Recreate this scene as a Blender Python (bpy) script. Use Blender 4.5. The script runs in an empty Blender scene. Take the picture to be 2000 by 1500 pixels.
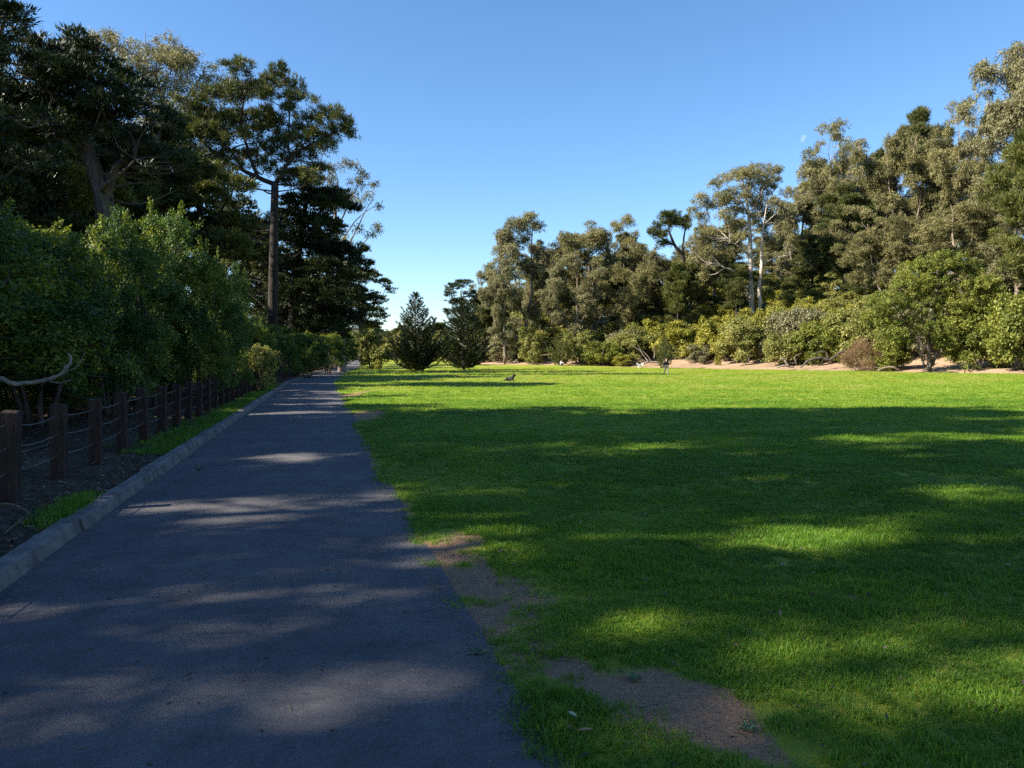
import bpy, math, random
import numpy as np
from mathutils import Vector, Matrix

# ------------------------------------------------------------------ camera, sky, sun, exposure
scene = bpy.context.scene
COL = scene.collection
F = 1480.0                       # focal length in pixels of the 2000 x 1500 photograph
EYE = 1.6
PITCH = math.atan(48 / F)        # horizon 48 px above the centre
cam_d = bpy.data.cameras.new('camera'); cam = bpy.data.objects.new('camera', cam_d); COL.objects.link(cam)
cam_d.sensor_width = 36; cam_d.lens = 36 * F / 2000; cam_d.clip_end = 6000; cam_d.clip_start = 0.05
cam.location = (0, 0, EYE); cam.rotation_euler = (math.pi / 2 - PITCH, 0, 0)
scene.camera = cam

SUN_EL = math.radians(36)
SUN_AZ = math.radians(255)     # clockwise from +Y
sd = Vector((math.sin(SUN_AZ) * math.cos(SUN_EL), math.cos(SUN_AZ) * math.cos(SUN_EL), math.sin(SUN_EL)))
world = bpy.data.worlds.new('World'); scene.world = world; world.use_nodes = True
wn = world.node_tree; bg = wn.nodes['Background']
sky = wn.nodes.new('ShaderNodeTexSky'); sky.sky_type = 'NISHITA'; sky.sun_disc = False
sky.sun_elevation = SUN_EL; sky.sun_rotation = SUN_AZ; sky.altitude = 0
sky.air_density = 1.0; sky.dust_density = 0.15; sky.ozone_density = 4.4
hs = wn.nodes.new('ShaderNodeHueSaturation'); hs.inputs['Saturation'].default_value = 1.11
wn.links.new(sky.outputs[0], hs.inputs['Color']); wn.links.new(hs.outputs[0], bg.inputs[0])
bg.inputs[1].default_value = 0.071
sun_l = bpy.data.lights.new('sun', 'SUN'); sun_l.energy = 5.0; sun_l.angle = math.radians(0.53); sun_l.color = (1.0, 0.90, 0.74)
sun_o = bpy.data.objects.new('sun', sun_l); COL.objects.link(sun_o); sun_o.location = (-40, -10, 60)
sun_o.rotation_euler = (-sd).to_track_quat('-Z', 'Y').to_euler()
vs = scene.view_settings; vs.view_transform = 'Standard'; vs.look = 'None'; vs.exposure = 1.7; vs.gamma = 1; vs.use_curve_mapping = False
scene.render.engine = 'CYCLES'
cy = scene.cycles; cy.max_bounces = 5; cy.diffuse_bounces = 3; cy.glossy_bounces = 2; cy.transmission_bounces = 3; cy.transparent_max_bounces = 4
cy.use_denoising = False; cy.use_adaptive_sampling = True; cy.adaptive_threshold = 0.008; cy.caustics_reflective = False; cy.caustics_refractive = False

# ------------------------------------------------------------------ numeric helpers
def sst(a, b, x):
    t = np.clip((np.asarray(x, float) - a) / (b - a), 0, 1); return t * t * (3 - 2 * t)
def nrm(v):
    return v / np.maximum(np.linalg.norm(v, axis=-1, keepdims=True), 1e-9)
def P(px, py, D):
    """world point that the photograph's pixel shows at ground distance D"""
    cx, cy_ = (px - 1000) / F, (750 - py) / F
    c, s = math.cos(PITCH), math.sin(PITCH)
    dy = c + cy_ * s; dz = -s + cy_ * c
    return np.array([cx * D / dy, D, EYE + dz * D / dy])
def vnoise(x, y, seed=0, sc=1.0):
    """cheap smooth 2-d noise, about -1..1"""
    r = np.random.RandomState(seed); v = np.zeros_like(np.asarray(x, float) + np.asarray(y, float))
    for k in range(7):
        a = r.uniform(0, 6.283); f = (0.6 + 0.28 * k) / sc; ph = r.uniform(0, 6.283)
        v = v + np.sin((x * math.cos(a) + y * math.sin(a)) * f + ph + 1.3 * np.sin((x * math.sin(a) - y * math.cos(a)) * f * .7 + ph * 2))
    return v / 4.0

# ------------------------------------------------------------------ plan of the place (X right, Y away from the camera)
RD = np.array([-60, 0, 4, 8, 50, 70, 100, 120, 150, 200, 260, 400.]); RX = np.array([16.3, .95, -.2, -1.25, -11.75, -15.9, -21.6, -24.8, -29.5, -40, -48, -60.])
def x_right(D): return np.interp(D, RD, RX)                       # right edge of the path
def x_left(D): return x_right(D) - np.interp(D, [0, 70, 120], [3.02, 3.05, 3.5])   # face of the kerb
def x_fence(D): return x_left(D) - 0.98
ED = np.array([-60, 0, 35, 60, 80, 88, 100, 115, 128, 135, 140, 145, 150, 165, 200, 260.])
EX = np.array([90, 78, 70, 62, 55, 51.5, 48, 40, 30, 21, 14.2, 5, -5, -12, -14, -15.])
def x_edge(D): return np.interp(D, ED, EX)                        # lawn's far edge, foot of the bank
def H(X, D):
    X = np.asarray(X, float); D = np.asarray(D, float)
    z = 0.7 * sst(105, 165, D) * (1 - sst(8, 45, X)) + 1.0 * sst(150, 215, D) * (1 - sst(-30, -10, X))
    dl = x_left(D) - 0.16 - X
    z = z + np.where(dl > 0, 0.10 + 0.035 * np.minimum(dl, 12) + 0.02 * vnoise(X, D, 3, 0.7), 0)
    d = np.full(np.broadcast(X, D).shape, 1e9)
    for i in range(len(ED) - 1):
        ax, ay, bx, by = EX[i], ED[i], EX[i + 1], ED[i + 1]
        t = np.clip(((X - ax) * (bx - ax) + (D - ay) * (by - ay)) / ((bx - ax) ** 2 + (by - ay) ** 2), 0, 1)
        d = np.minimum(d, np.hypot(X - ax - t * (bx - ax), D - ay - t * (by - ay)))
    s = np.where(X > x_edge(D), d, 0)
    z = z + 0.5 * sst(0, 5, s) + 12.0 * sst(4, 42, s) + 6 * sst(42, 120, s) + 0.12 * sst(1, 6, s) * vnoise(X, D, 5, 1.5)
    return z

# ------------------------------------------------------------------ mesh helpers
class MB:
    def __init__(self): self.v = []; self.q = []; self.t = []; self.a = []; self.n = 0
    def add(self, v, quads=None, tris=None, tint=0.5):
        v = np.asarray(v, float).reshape(-1, 3)
        if quads is not None: self.q.append(np.asarray(quads, int).reshape(-1, 4) + self.n)
        if tris is not None: self.t.append(np.asarray(tris, int).reshape(-1, 3) + self.n)
        self.v.append(v); self.a.append(np.broadcast_to(np.asarray(tint, float), (len(v),))); self.n += len(v)
    def mesh(self, name, mat, smooth=False):
        me = bpy.data.meshes.new(name)
        v = np.concatenate(self.v); q = np.concatenate(self.q) if self.q else np.zeros((0, 4), int); t = np.concatenate(self.t) if self.t else np.zeros((0, 3), int)
        me.vertices.add(len(v)); me.vertices.foreach_set('co', v.astype(np.float32).ravel())
        li = np.concatenate([q.ravel(), t.ravel()]).astype(np.int32)
        me.loops.add(len(li)); me.loops.foreach_set('vertex_index', li)
        me.polygons.add(len(q) + len(t))
        ls = np.concatenate([np.arange(len(q)) * 4, len(q) * 4 + np.arange(len(t)) * 3]).astype(np.int32)
        me.polygons.foreach_set('loop_start', ls)
        me.polygons.foreach_set('use_smooth', np.full(len(q) + len(t), smooth, bool))
        me.update(calc_edges=True)
        at = me.attributes.new('tint', 'FLOAT', 'POINT'); at.data.foreach_set('value', np.concatenate(self.a).astype(np.float32))
        me.materials.append(mat)
        return me
def obj(name, me, parent=None, loc=None):
    o = bpy.data.objects.new(name, me); COL.objects.link(o)
    if parent is not None: o.parent = parent
    if loc is not None: o.location = loc
    return o
def tag(o, label=None, cat=None, group=None, kind=None):
    if label: o['label'] = label
    if cat: o['category'] = cat
    if group: o['group'] = group
    if kind: o['kind'] = kind
    return o
def empty(name, loc=(0, 0, 0), label=None, cat=None, group=None):
    o = bpy.data.objects.new(name, None); COL.objects.link(o); o.location = [float(c) for c in loc]; o.empty_display_size = 0.2
    return tag(o, label, cat, group)
def copy_tree(root, loc, rz=0, sc=(1, 1, 1), label=None, group=None, cat=None):
    r = root.copy(); COL.objects.link(r); r.location = [float(c) for c in loc]; r.rotation_euler = (0, 0, rz); r.scale = sc
    tag(r, label, cat)
    if group: r['group'] = group
    elif 'group' in r: del r['group']
    for ch in root.children:
        c = ch.copy(); COL.objects.link(c); c.parent = r
        for g in ch.children:
            d = g.copy(); COL.objects.link(d); d.parent = c
    return r
def tube(mb, pts, rad, sides=6, tint=0.5, cap=True):
    pts = np.asarray(pts, float); n = len(pts); rad = np.broadcast_to(np.asarray(rad, float), (n,))
    tg = nrm(np.gradient(pts, axis=0)); ref = np.array([0.31, 0.87, 0.2]); ref = np.where(np.abs(tg @ nrm(ref))[:, None] > .95, np.array([1., 0, 0]), ref)
    u = nrm(np.cross(tg, ref)); w = np.cross(tg, u)
    a = np.linspace(0, 2 * math.pi, sides, endpoint=False)
    v = pts[:, None] + rad[:, None, None] * (np.cos(a)[None, :, None] * u[:, None] + np.sin(a)[None, :, None] * w[:, None])
    i = np.arange(n - 1)[:, None] * sides; j = np.arange(sides)[None]; j2 = (j + 1) % sides
    q = np.stack([i + j, i + j2, i + sides + j2, i + sides + j], -1).reshape(-1, 4)
    tr = None
    if cap:
        tr = [(0, k + 1, k) for k in range(1, sides - 1)] + [((n - 1) * sides, (n - 1) * sides + k, (n - 1) * sides + k + 1) for k in range(1, sides - 1)]
    mb.add(v.reshape(-1, 3), q, tr, tint)
def curve(pts, n):
    """smooth polyline through control points (Catmull-Rom)"""
    p = np.asarray(pts, float); p = np.vstack([2 * p[0] - p[1], p, 2 * p[-1] - p[-2]])
    out = []
    m = len(p) - 3
    for s in np.linspace(0, m, n):
        k = min(int(s), m - 1); t = s - k; a, b, c, d = p[k:k + 4]
        out.append(.5 * (2 * b + (c - a) * t + (2 * a - 5 * b + 4 * c - d) * t * t + (3 * b - a - 3 * c + d) * t ** 3))
    return np.array(out)
def box(mb, x0, x1, y0, y1, z0, z1, bev=0.0, tint=.5):
    b = bev
    ring = lambda z, i: [(x0 + i, y0 + i, z), (x1 - i, y0 + i, z), (x1 - i, y1 - i, z), (x0 + i, y1 - i, z)]
    v = ring(z0, 0) + ring(z1 - b, 0) + ring(z1, b)
    q = [(3, 2, 1, 0), (8, 9, 10, 11)]
    for r in (0, 4):
        for k in range(4): q.append((r + k, r + (k + 1) % 4, r + 4 + (k + 1) % 4, r + 4 + k))
    mb.add(v, q, None, tint)
def grid_mesh(name, X, Y, Z, mat, tint=None, smooth=True):
    r, c = X.shape; mb = MB(); i = np.arange(r - 1)[:, None] * c + np.arange(c - 1)[None]
    q = np.stack([i, i + 1, i + c + 1, i + c], -1).reshape(-1, 4)
    mb.add(np.stack([X, Y, Z], -1).reshape(-1, 3), q, None, 0.0 if tint is None else tint.ravel())
    return mb.mesh(name, mat, smooth)

# ------------------------------------------------------------------ materials
def nodes(name):
    m = bpy.data.materials.new(name); m.use_nodes = True; nt = m.node_tree; nt.nodes.clear()
    out = nt.nodes.new('ShaderNodeOutputMaterial')
    return m, nt, out
def N(nt, t, **kw):
    n = nt.nodes.new('ShaderNode' + t)
    for k, v in kw.items():
        if k in n.inputs.keys(): n.inputs[k].default_value = v
        else: setattr(n, k, v)
    return n
def ramp(nt, stops):
    r = nt.nodes.new('ShaderNodeValToRGB'); e = r.color_ramp.elements
    while len(e) < len(stops): e.new(0.5)
    for el, (p, c) in zip(e, stops): el.position = p; el.color = (*c, 1)
    return r
def leaf_mat(name, cols, transl=0.3, rough=0.55, spec=0.25):
    """leaf: colour by the leaf's own tint, some light through it"""
    m, nt, out = nodes(name); L = nt.links
    at = N(nt, 'Attribute', attribute_name='tint'); r = ramp(nt, [(i / (len(cols) - 1), c) for i, c in enumerate(cols)])
    L.new(at.outputs['Fac'], r.inputs[0])
    p = N(nt, 'BsdfPrincipled', Roughness=rough); p.inputs['Specular IOR Level'].default_value = spec
    L.new(r.outputs[0], p.inputs['Base Color'])
    t = N(nt, 'BsdfTranslucent'); mx = N(nt, 'Mix', data_type='RGBA', blend_type='MULTIPLY'); mx.inputs[0].default_value = 1
    L.new(r.outputs[0], mx.inputs[6]); mx.inputs[7].default_value = (1.35, 1.3, .6, 1); L.new(mx.outputs[2], t.inputs[0])
    ms = N(nt, 'MixShader'); ms.inputs[0].default_value = transl
    L.new(p.outputs[0], ms.inputs[1]); L.new(t.outputs[0], ms.inputs[2]); L.new(ms.outputs[0], out.inputs[0])
    return m
def noise_mat(name, stops, scale=(1, 1, 1), nscale=4, detail=6, rough=0.85, bump=0.3, bscale=None, bdist=0.02, spec=0.3, attr=False):
    m, nt, out = nodes(name); L = nt.links
    tc = N(nt, 'TexCoord'); mp = N(nt, 'Mapping'); mp.inputs['Scale'].default_value = scale
    L.new(tc.outputs['Object'], mp.inputs[0])
    n = N(nt, 'TexNoise', Scale=nscale, Detail=detail, Roughness=.6); L.new(mp.outputs[0], n.inputs['Vector'])
    r = ramp(nt, stops); L.new(n.outputs['Fac'], r.inputs[0])
    p = N(nt, 'BsdfPrincipled', Roughness=rough); p.inputs['Specular IOR Level'].default_value = spec
    L.new(r.outputs[0], p.inputs['Base Color'])
    if bump:
        b = N(nt, 'Bump', Strength=bump, Distance=bdist); n2 = N(nt, 'TexNoise', Scale=bscale or nscale * 3, Detail=5); L.new(mp.outputs[0], n2.inputs['Vector'])
        L.new(n2.outputs['Fac'], b.inputs['Height']); L.new(b.outputs[0], p.inputs['Normal'])
    L.new(p.outputs[0], out.inputs[0]); return m
def plain(name, c, rough=.7, spec=.3):
    m, nt, out = nodes(name); p = N(nt, 'BsdfPrincipled', Roughness=rough); p.inputs['Specular IOR Level'].default_value = spec
    n = N(nt, 'TexNoise', Scale=30, Detail=3); r = ramp(nt, [(.3, tuple(x * .8 for x in c)), (.7, tuple(min(1, x * 1.15) for x in c))])
    tc = N(nt, 'TexCoord'); nt.links.new(tc.outputs['Object'], n.inputs['Vector'])
    nt.links.new(n.outputs['Fac'], r.inputs[0]); nt.links.new(r.outputs[0], p.inputs['Base Color']); nt.links.new(p.outputs[0], out.inputs[0]); return m

M = {}
M['euc'] = leaf_mat('eucalyptus_leaf', [(.068, .069, .026), (.152, .145, .060), (.25, .23, .11)], .25)
M['eucgrey'] = leaf_mat('eucalyptus_leaf_grey', [(.074, .077, .040), (.162, .158, .082), (.26, .24, .14)], .25)
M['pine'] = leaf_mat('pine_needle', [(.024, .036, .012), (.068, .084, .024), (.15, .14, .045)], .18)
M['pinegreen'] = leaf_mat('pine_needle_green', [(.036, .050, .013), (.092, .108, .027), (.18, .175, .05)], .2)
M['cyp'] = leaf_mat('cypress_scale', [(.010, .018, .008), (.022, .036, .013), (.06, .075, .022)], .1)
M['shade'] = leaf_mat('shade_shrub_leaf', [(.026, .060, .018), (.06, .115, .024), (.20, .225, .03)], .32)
M['yel'] = leaf_mat('yellow_green_leaf', [(.115, .125, .022), (.25, .245, .04), (.40, .37, .085)], .32)
M['mid'] = leaf_mat('mid_green_leaf', [(.082, .10, .026), (.19, .20, .056), (.33, .315, .115)], .3)
M['bright'] = leaf_mat('bright_green_leaf', [(.048, .072, .014), (.135, .16, .03), (.28, .285, .06)], .35)
M['grey'] = leaf_mat('grey_green_leaf', [(.085, .086, .044), (.165, .162, .085), (.26, .245, .145)], .25)
M['dry'] = leaf_mat('dry_twig', [(.08, .045, .025), (.17, .105, .06), (.28, .19, .11)], .15)
M['bark_e'] = noise_mat('eucalyptus_bark', [(.3, (.07, .05, .036)), (.5, (.17, .135, .105)), (.72, (.30, .26, .22))], (1.2, 1.2, .18), 2.2, bump=.2)
M['bark_w'] = noise_mat('white_gum_bark', [(.3, (.16, .12, .09)), (.5, (.36, .31, .26)), (.7, (.50, .46, .41))], (1.2, 1.2, .18), 2.2, bump=.2)
M['bark_p'] = noise_mat('pine_bark', [(.3, (.009, .007, .006)), (.55, (.026, .020, .016)), (.75, (.058, .046, .038))], (2, 2, .35), 3, bump=.8, bdist=.06)
M['bark_g'] = noise_mat('grey_limb', [(.3, (.035, .029, .024)), (.6, (.09, .077, .064)), (.8, (.17, .15, .125))], (2, 2, .5), 3, bump=.5)
M['deadwood'] = noise_mat('bleached_wood', [(.3, (.12, .095, .075)), (.6, (.26, .22, .18)), (.8, (.40, .36, .31))], (2, 2, 2), 4, bump=.4)

# ------------------------------------------------------------------ foliage
def fol(mb, rng, C, O, size, per, L, W, mode, ct):
    """leaves round clump centres C with outward directions O"""
    k = len(C)
    if k == 0: return
    n = k * per; ci = np.repeat(np.arange(k), per)
    b = nrm(rng.randn(n, 3)) * (rng.rand(n, 1) ** .45)
    S = np.asarray(size, float)
    p = C[ci] + b * S
    o = nrm(O[ci] + 1e-6); up = np.array([0, 0, 1.])
    Ls = L * rng.uniform(.6, 1.3, (n, 1)); Ws = W * rng.uniform(.7, 1.3, (n, 1))
    if mode == 'euc': d = nrm(rng.randn(n, 3) * .5 + o * .35 - up * .8)
    elif mode == 'pine': d = nrm(b * 1.0 + rng.randn(n, 3) * .3 + up * .55 + o * .4)
    elif mode == 'cyp': d = nrm(o * np.array([1, 1, .3]) * 1.1 + up * .42 + rng.randn(n, 3) * .33)
    elif mode == 'twig': d = nrm(o * .8 + up * .5 + rng.randn(n, 3) * .7)
    else: d = nrm(rng.randn(n, 3) + o * .5)
    tint = np.clip(ct[ci] + rng.randn(n) * .16, 0, 1)
    if mode == 'leaf': w = nrm(np.cross(d, nrm(o + b * .7 + up * .5 + rng.randn(n, 3) * .55)))
    else: w = nrm(np.cross(d, rng.randn(n, 3)))
    if mode in ('pine', 'twig'):
        v = np.stack([p + w * Ws / 2, p - w * Ws / 2, p + d * Ls], 1)
        mb.add(v.reshape(-1, 3), None, np.arange(n * 3).reshape(-1, 3), np.repeat(tint, 3))
    else:
        v = np.stack([p, p + d * Ls * .45 + w * Ws / 2, p + d * Ls, p + d * Ls * .45 - w * Ws / 2], 1)
        mb.add(v.reshape(-1, 3), np.arange(n * 4).reshape(-1, 4), None, np.repeat(tint, 4))
SPEC = {  # clump size (x,y,z), leaves per clump, length, width, mode, clumps per square metre of pad shell, clump shell power
    'euc': ((.45, .45, .5), 20, .40, .105, 'euc', 1.9),
    'eucnear': ((.5, .5, .55), 26, .34, .09, 'euc', 1.9),
    'pine': ((.30, .30, .26), 30, .42, .075, 'pine', 2.3),
    'pinefar': ((.40, .40, .36), 30, .5, .10, 'pine', 1.7),
    'cyp': ((.5, .5, .2), 26, .5, .11, 'cyp', 1.7),
    'cypnear': ((.4, .4, .16), 30, .34, .07, 'cyp', 2.6),
    'cypfine': ((.30, .30, .11), 46, .19, .038, 'cyp', 4.2),
    'leafy': ((.36, .36, .3), 40, .21, .12, 'leaf', 3.0),
    'shrub': ((.36, .36, .3), 28, .23, .12, 'leaf', 2.9),
    'shrubnear': ((.27, .27, .20), 36, .115, .06, 'leaf', 4.6),
    'dry': ((.4, .4, .35), 26, .5, .03, 'twig', 2.6),
}
def crown(rng, wood, leaf, skel, pads, spec, limb_r=.1, tint_sd=.13, dens=1.0, twigs=6, tint0=.5, up_bias=.15):
    """pads (centre, radii): a limb runs from the nearest lower skeleton point to each, clumps of leaves fill its shell"""
    size, per, L, W, mode, dn = SPEC[spec]
    for c, r in pads:
        c = np.asarray(c, float); r = np.asarray(r, float)
        dv = skel[:, :3] - c; ds = np.linalg.norm(dv, axis=1) + 1.2 * np.maximum(dv[:, 2] + .15 * np.hypot(dv[:, 0], dv[:, 1]), 0)
        a = skel[ds.argmin()]
        ln = np.linalg.norm(c - a[:3]); mid = (a[:3] + c) / 2 + rng.randn(3) * ln * .08 + np.array([0, 0, -.07 * ln])
        r0 = min(a[3] * .75, limb_r * (.6 + .25 * r.mean()))
        if ln > .3: tube(wood, curve([a[:3], mid, c], 7), np.linspace(r0, r0 * .35, 7), 5, rng.rand())
        area = 4 * math.pi * ((r[0] * r[1]) ** 1.6 / 3 + (r[0] * r[2]) ** 1.6 / 3 + (r[1] * r[2]) ** 1.6 / 3) ** (1 / 1.6)
        k = max(5, int(area * dn * dens))
        u = nrm(rng.randn(k, 3)); u[:, 2] = np.where(rng.rand(k) < .3, np.abs(u[:, 2]), u[:, 2]) + up_bias; u = nrm(u)
        rr = rng.rand(k, 1) ** .35
        C = c + u * rr * r * (1 + .12 * rng.randn(k, 1))
        for t in range(min(twigs, k)):
            tube(wood, curve([c - (c - a[:3]) * .15, (c + C[t]) / 2 + rng.randn(3) * r.mean() * .1, C[t]], 4), np.linspace(r0 * .38, .012, 4), 4, rng.rand(), False)
        ct = np.clip(tint0 + rng.randn() * tint_sd + rng.randn(k) * .1, 0, 1)
        fol(leaf, rng, C, nrm(u / r + 1e-9), size, per, L, W, mode, ct)
def skel_of(tubes):
    out = []
    for pts, rad in tubes: out.append(np.column_stack([pts, np.broadcast_to(rad, (len(pts),))]))
    return np.vstack(out)
def build_tree(name, loc, wood, leaf, wm, lm, label=None, cat='tree', group=None, kinds=('trunk', 'crown')):
    root = empty(name, loc, label, cat, group)
    obj(kinds[0], wood.mesh(name + '_' + kinds[0], M[wm], True), root)
    obj(kinds[1], leaf.mesh(name + '_' + kinds[1], M[lm]), root)
    return root
def hero(name, seed, D, basepx, trunk, limbs, pads, spec, wm, lm, label, group=None, depth=1.0, dead=(), sides=9, grow=1.0, growz=1.0, extra=0, **kw):
    """a tree described by points at ground distance D: trunk/limbs [(px, py, radius m, depth offset)], pads (px, py, rx, ry)"""
    rng = np.random.RandomState(seed); wood, leaf = MB(), MB()
    b = P(basepx, 700, D); base = np.array([b[0], D, H(b[0], D)]); s = D / F
    def loc(px, py, dd=0.0):
        q = P(px, py, D) - base; q[1] += dd; return q
    tr = [np.array([0, 0, -.2])] + [loc(a[0], a[1], a[3] if len(a) > 3 else 0) for a in trunk]; rd = [trunk[0][2] * 1.15] + [a[2] for a in trunk]
    n = 14; pts = curve(tr, n); rr = np.interp(np.linspace(0, 1, n), np.linspace(0, 1, len(rd)), rd); rr[0] *= 1.25
    tube(wood, pts, rr, sides, .5); sk = [(pts, rr)]
    for lb in limbs:
        q = curve([loc(a[0], a[1], a[3] if len(a) > 3 else 0) for a in lb], 10); r2 = np.interp(np.linspace(0, 1, 10), np.linspace(0, 1, len(lb)), [a[2] for a in lb])
        q[1:-1] += rng.randn(8, 3) * r2[1:-1, None] * .35
        tube(wood, q, r2, 7, .5); sk.append((q, r2))
    for lb in dead:
        q = curve([loc(a[0], a[1], a[3] if len(a) > 3 else 0) for a in lb], 7); tube(wood, q + rng.randn(7, 3) * .03, np.linspace(lb[0][2], .02, 7), 5, .9)
    pd = []
    pads = list(pads)
    for _ in range(extra):   # smaller tufts ragged round the main pads
        a = pads[rng.randint(len(pads))]; an = rng.uniform(0, 6.283); f = rng.uniform(.55, 1.2)
        pads.append((a[0] + math.cos(an) * a[2] * f, a[1] + math.sin(an) * a[3] * f * 1.3, a[2] * rng.uniform(.3, .6), a[3] * rng.uniform(.4, .9)))
    for p_ in pads:
        px, py, rx, ry = p_[:4]; dd = p_[4] if len(p_) > 4 else rng.uniform(-1, 1) * depth
        rm = rx * s * grow; pd.append((loc(px, py, dd), (rm, rm * rng.uniform(.8, 1.1), max(ry * s * grow * growz, .2))))
    crown(rng, wood, leaf, skel_of(sk), pd, spec, **kw)
    return build_tree(name, base, wood, leaf, wm, lm, label, 'tree', group)

# ------------------------------------------------------------------ the setting: ground, path, lawn, banks
def rows(a, b, near=.22, grow=1.035, far=3.0):
    out = [0.0]; st = near
    while out[-1] < b: out.append(out[-1] + st); st = min(st * grow, far)
    neg = [0.0]; st = near
    while neg[-1] > a: neg.append(neg[-1] - st); st = min(st * 1.15, far)
    return np.array(neg[:0:-1] + out)
RW = rows(-50, 262)
# soil patches on the lawn: (px, py, half width px, half height px, strength)
SOIL = [(890, 1085, 85, 30, 1.2), (960, 1165, 90, 45, .75), (1250, 1350, 130, 35, 1.2), (1400, 1410, 150, 50, 1.3), (1500, 1470, 130, 45, 1.2), (705, 812, 40, 12, 1.3), (1010, 1190, 110, 45, .6), (1120, 1320, 60, 28, .8),
        (1665, 1170, 22, 7, 1.0), (668, 775, 18, 12, 1.3), (1780, 1232, 25, 7, .6), (860, 1050, 60, 20, .8), (1010, 1260, 80, 35, .5), (905, 1130, 70, 45, .9), (950, 1220, 75, 55, .8), (1010, 1320, 50, 45, .7), (785, 1010, 40, 30, .8)]
def soil(X, D):
    v = np.zeros_like(X)
    Ds = np.maximum(D, 1.0)
    px = 1000 + F * X / Ds; py = 702 + F * EYE / Ds
    for sx, sy, wx, wy, k in SOIL:
        c = P(sx, sy, 1.0); Dc = F * EYE / (sy - 702); Xc = (sx - 1000) / F * Dc; ax = wx / F * Dc; ay = wy * Dc * Dc / (F * EYE)
        v = np.maximum(v, k * np.exp(-(((X - Xc) / ax) ** 2 + ((D - Dc) / ay) ** 2) * .9))
    v = v * (1 + .55 * vnoise(X, D, 14, .16) + .4 * vnoise(X, D, 15, .07))
    e = X - x_right(D)
    v = np.maximum(v, .75 * np.exp(-np.maximum(e, 0) / np.where(D < 12, .16, .1)) * (.75 + .5 * vnoise(X, D, 11, .5)))
    v = v + .28 * np.exp(-np.maximum(e, 0) / .7) * vnoise(X, D, 13, .4) + .13 * vnoise(X * 1.0, D, 17, .22)
    v = v + .9 * sst(-2.5, 0.3, X - x_edge(D) + .5 * vnoise(X, D, 19, 1)) * (D > 60)
    return np.clip(v, 0, 1)
def lawn_z(X, D):
    return H(np.minimum(X, x_edge(D)), D) + .012 + .016 * vnoise(X, D, 21, .9) + .02 * vnoise(X, D, 22, 3) * sst(0, 1.5, X - x_right(D)) - .012 * soil(X, D)

m, nt, out = nodes('asphalt'); L = nt.links
tc = N(nt, 'TexCoord')
n1 = N(nt, 'TexNoise', Scale=1.1, Detail=5); n2 = N(nt, 'TexVoronoi', Scale=170.0); n3 = N(nt, 'TexNoise', Scale=190.0, Detail=4); n4 = N(nt, 'TexNoise', Scale=.25, Detail=2)
for n in (n1, n2, n3, n4): L.new(tc.outputs['Object'], n.inputs['Vector'])
r1 = ramp(nt, [(.25, (.062, .061, .068)), (.5, (.080, .078, .084)), (.75, (.106, .103, .104))]); L.new(n1.outputs['Fac'], r1.inputs[0])
r2 = ramp(nt, [(.25, (.45, .45, .46)), (.5, (1, 1, 1)), (.78, (1.5, 1.5, 1.5))]); L.new(n3.outputs['Fac'], r2.inputs[0])
mx0 = N(nt, 'Mix', data_type='RGBA', blend_type='MULTIPLY'); mx0.inputs[0].default_value = .8; L.new(r1.outputs[0], mx0.inputs[6]); L.new(r2.outputs[0], mx0.inputs[7])
n5 = N(nt, 'TexNoise', Scale=55.0, Detail=4, Roughness=.75); n6 = N(nt, 'TexVoronoi', Scale=42.0); n7 = N(nt, 'TexNoise', Scale=3.5, Detail=6, Roughness=.7)
for n in (n5, n6, n7): L.new(tc.outputs['Object'], n.inputs['Vector'])
r5 = ramp(nt, [(.28, (.5, .5, .51)), (.45, (.95, .95, .95)), (.6, (1.08, 1.08, 1.08)), (.75, (1.7, 1.66, 1.6))]); L.new(n5.outputs['Fac'], r5.inputs[0])
mx1 = N(nt, 'Mix', data_type='RGBA', blend_type='MULTIPLY'); mx1.inputs[0].default_value = .85; L.new(mx0.outputs[2], mx1.inputs[6]); L.new(r5.outputs[0], mx1.inputs[7])
r7 = ramp(nt, [(.3, (.62, .62, .64)), (.5, (1, 1, 1)), (.72, (1.3, 1.26, 1.2))]); L.new(n7.outputs['Fac'], r7.inputs[0])
mx2 = N(nt, 'Mix', data_type='RGBA', blend_type='MULTIPLY'); mx2.inputs[0].default_value = .75; L.new(mx1.outputs[2], mx2.inputs[6]); L.new(r7.outputs[0], mx2.inputs[7])
r6 = ramp(nt, [(.0, (2.2, 2.15, 2.05)), (.13, (1.5, 1.5, 1.45)), (.2, (1, 1, 1))]); L.new(n6.outputs['Distance'], r6.inputs[0])
mx = N(nt, 'Mix', data_type='RGBA', blend_type='MULTIPLY'); mx.inputs[0].default_value = .7; L.new(mx2.outputs[2], mx.inputs[6]); L.new(r6.outputs[0], mx.inputs[7])
p = N(nt, 'BsdfPrincipled', Roughness=.88); p.inputs['Specular IOR Level'].default_value = .3; L.new(mx.outputs[2], p.inputs['Base Color'])
ad = N(nt, 'Math', operation='ADD'); L.new(n2.outputs['Distance'], ad.inputs[0]); L.new(n3.outputs['Fac'], ad.inputs[1])
b = N(nt, 'Bump', Strength=.55, Distance=.0035); L.new(ad.outputs[0], b.inputs['Height']); L.new(b.outputs[0], p.inputs['Normal']); L.new(p.outputs[0], out.inputs[0])
M['asphalt'] = m

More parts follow.
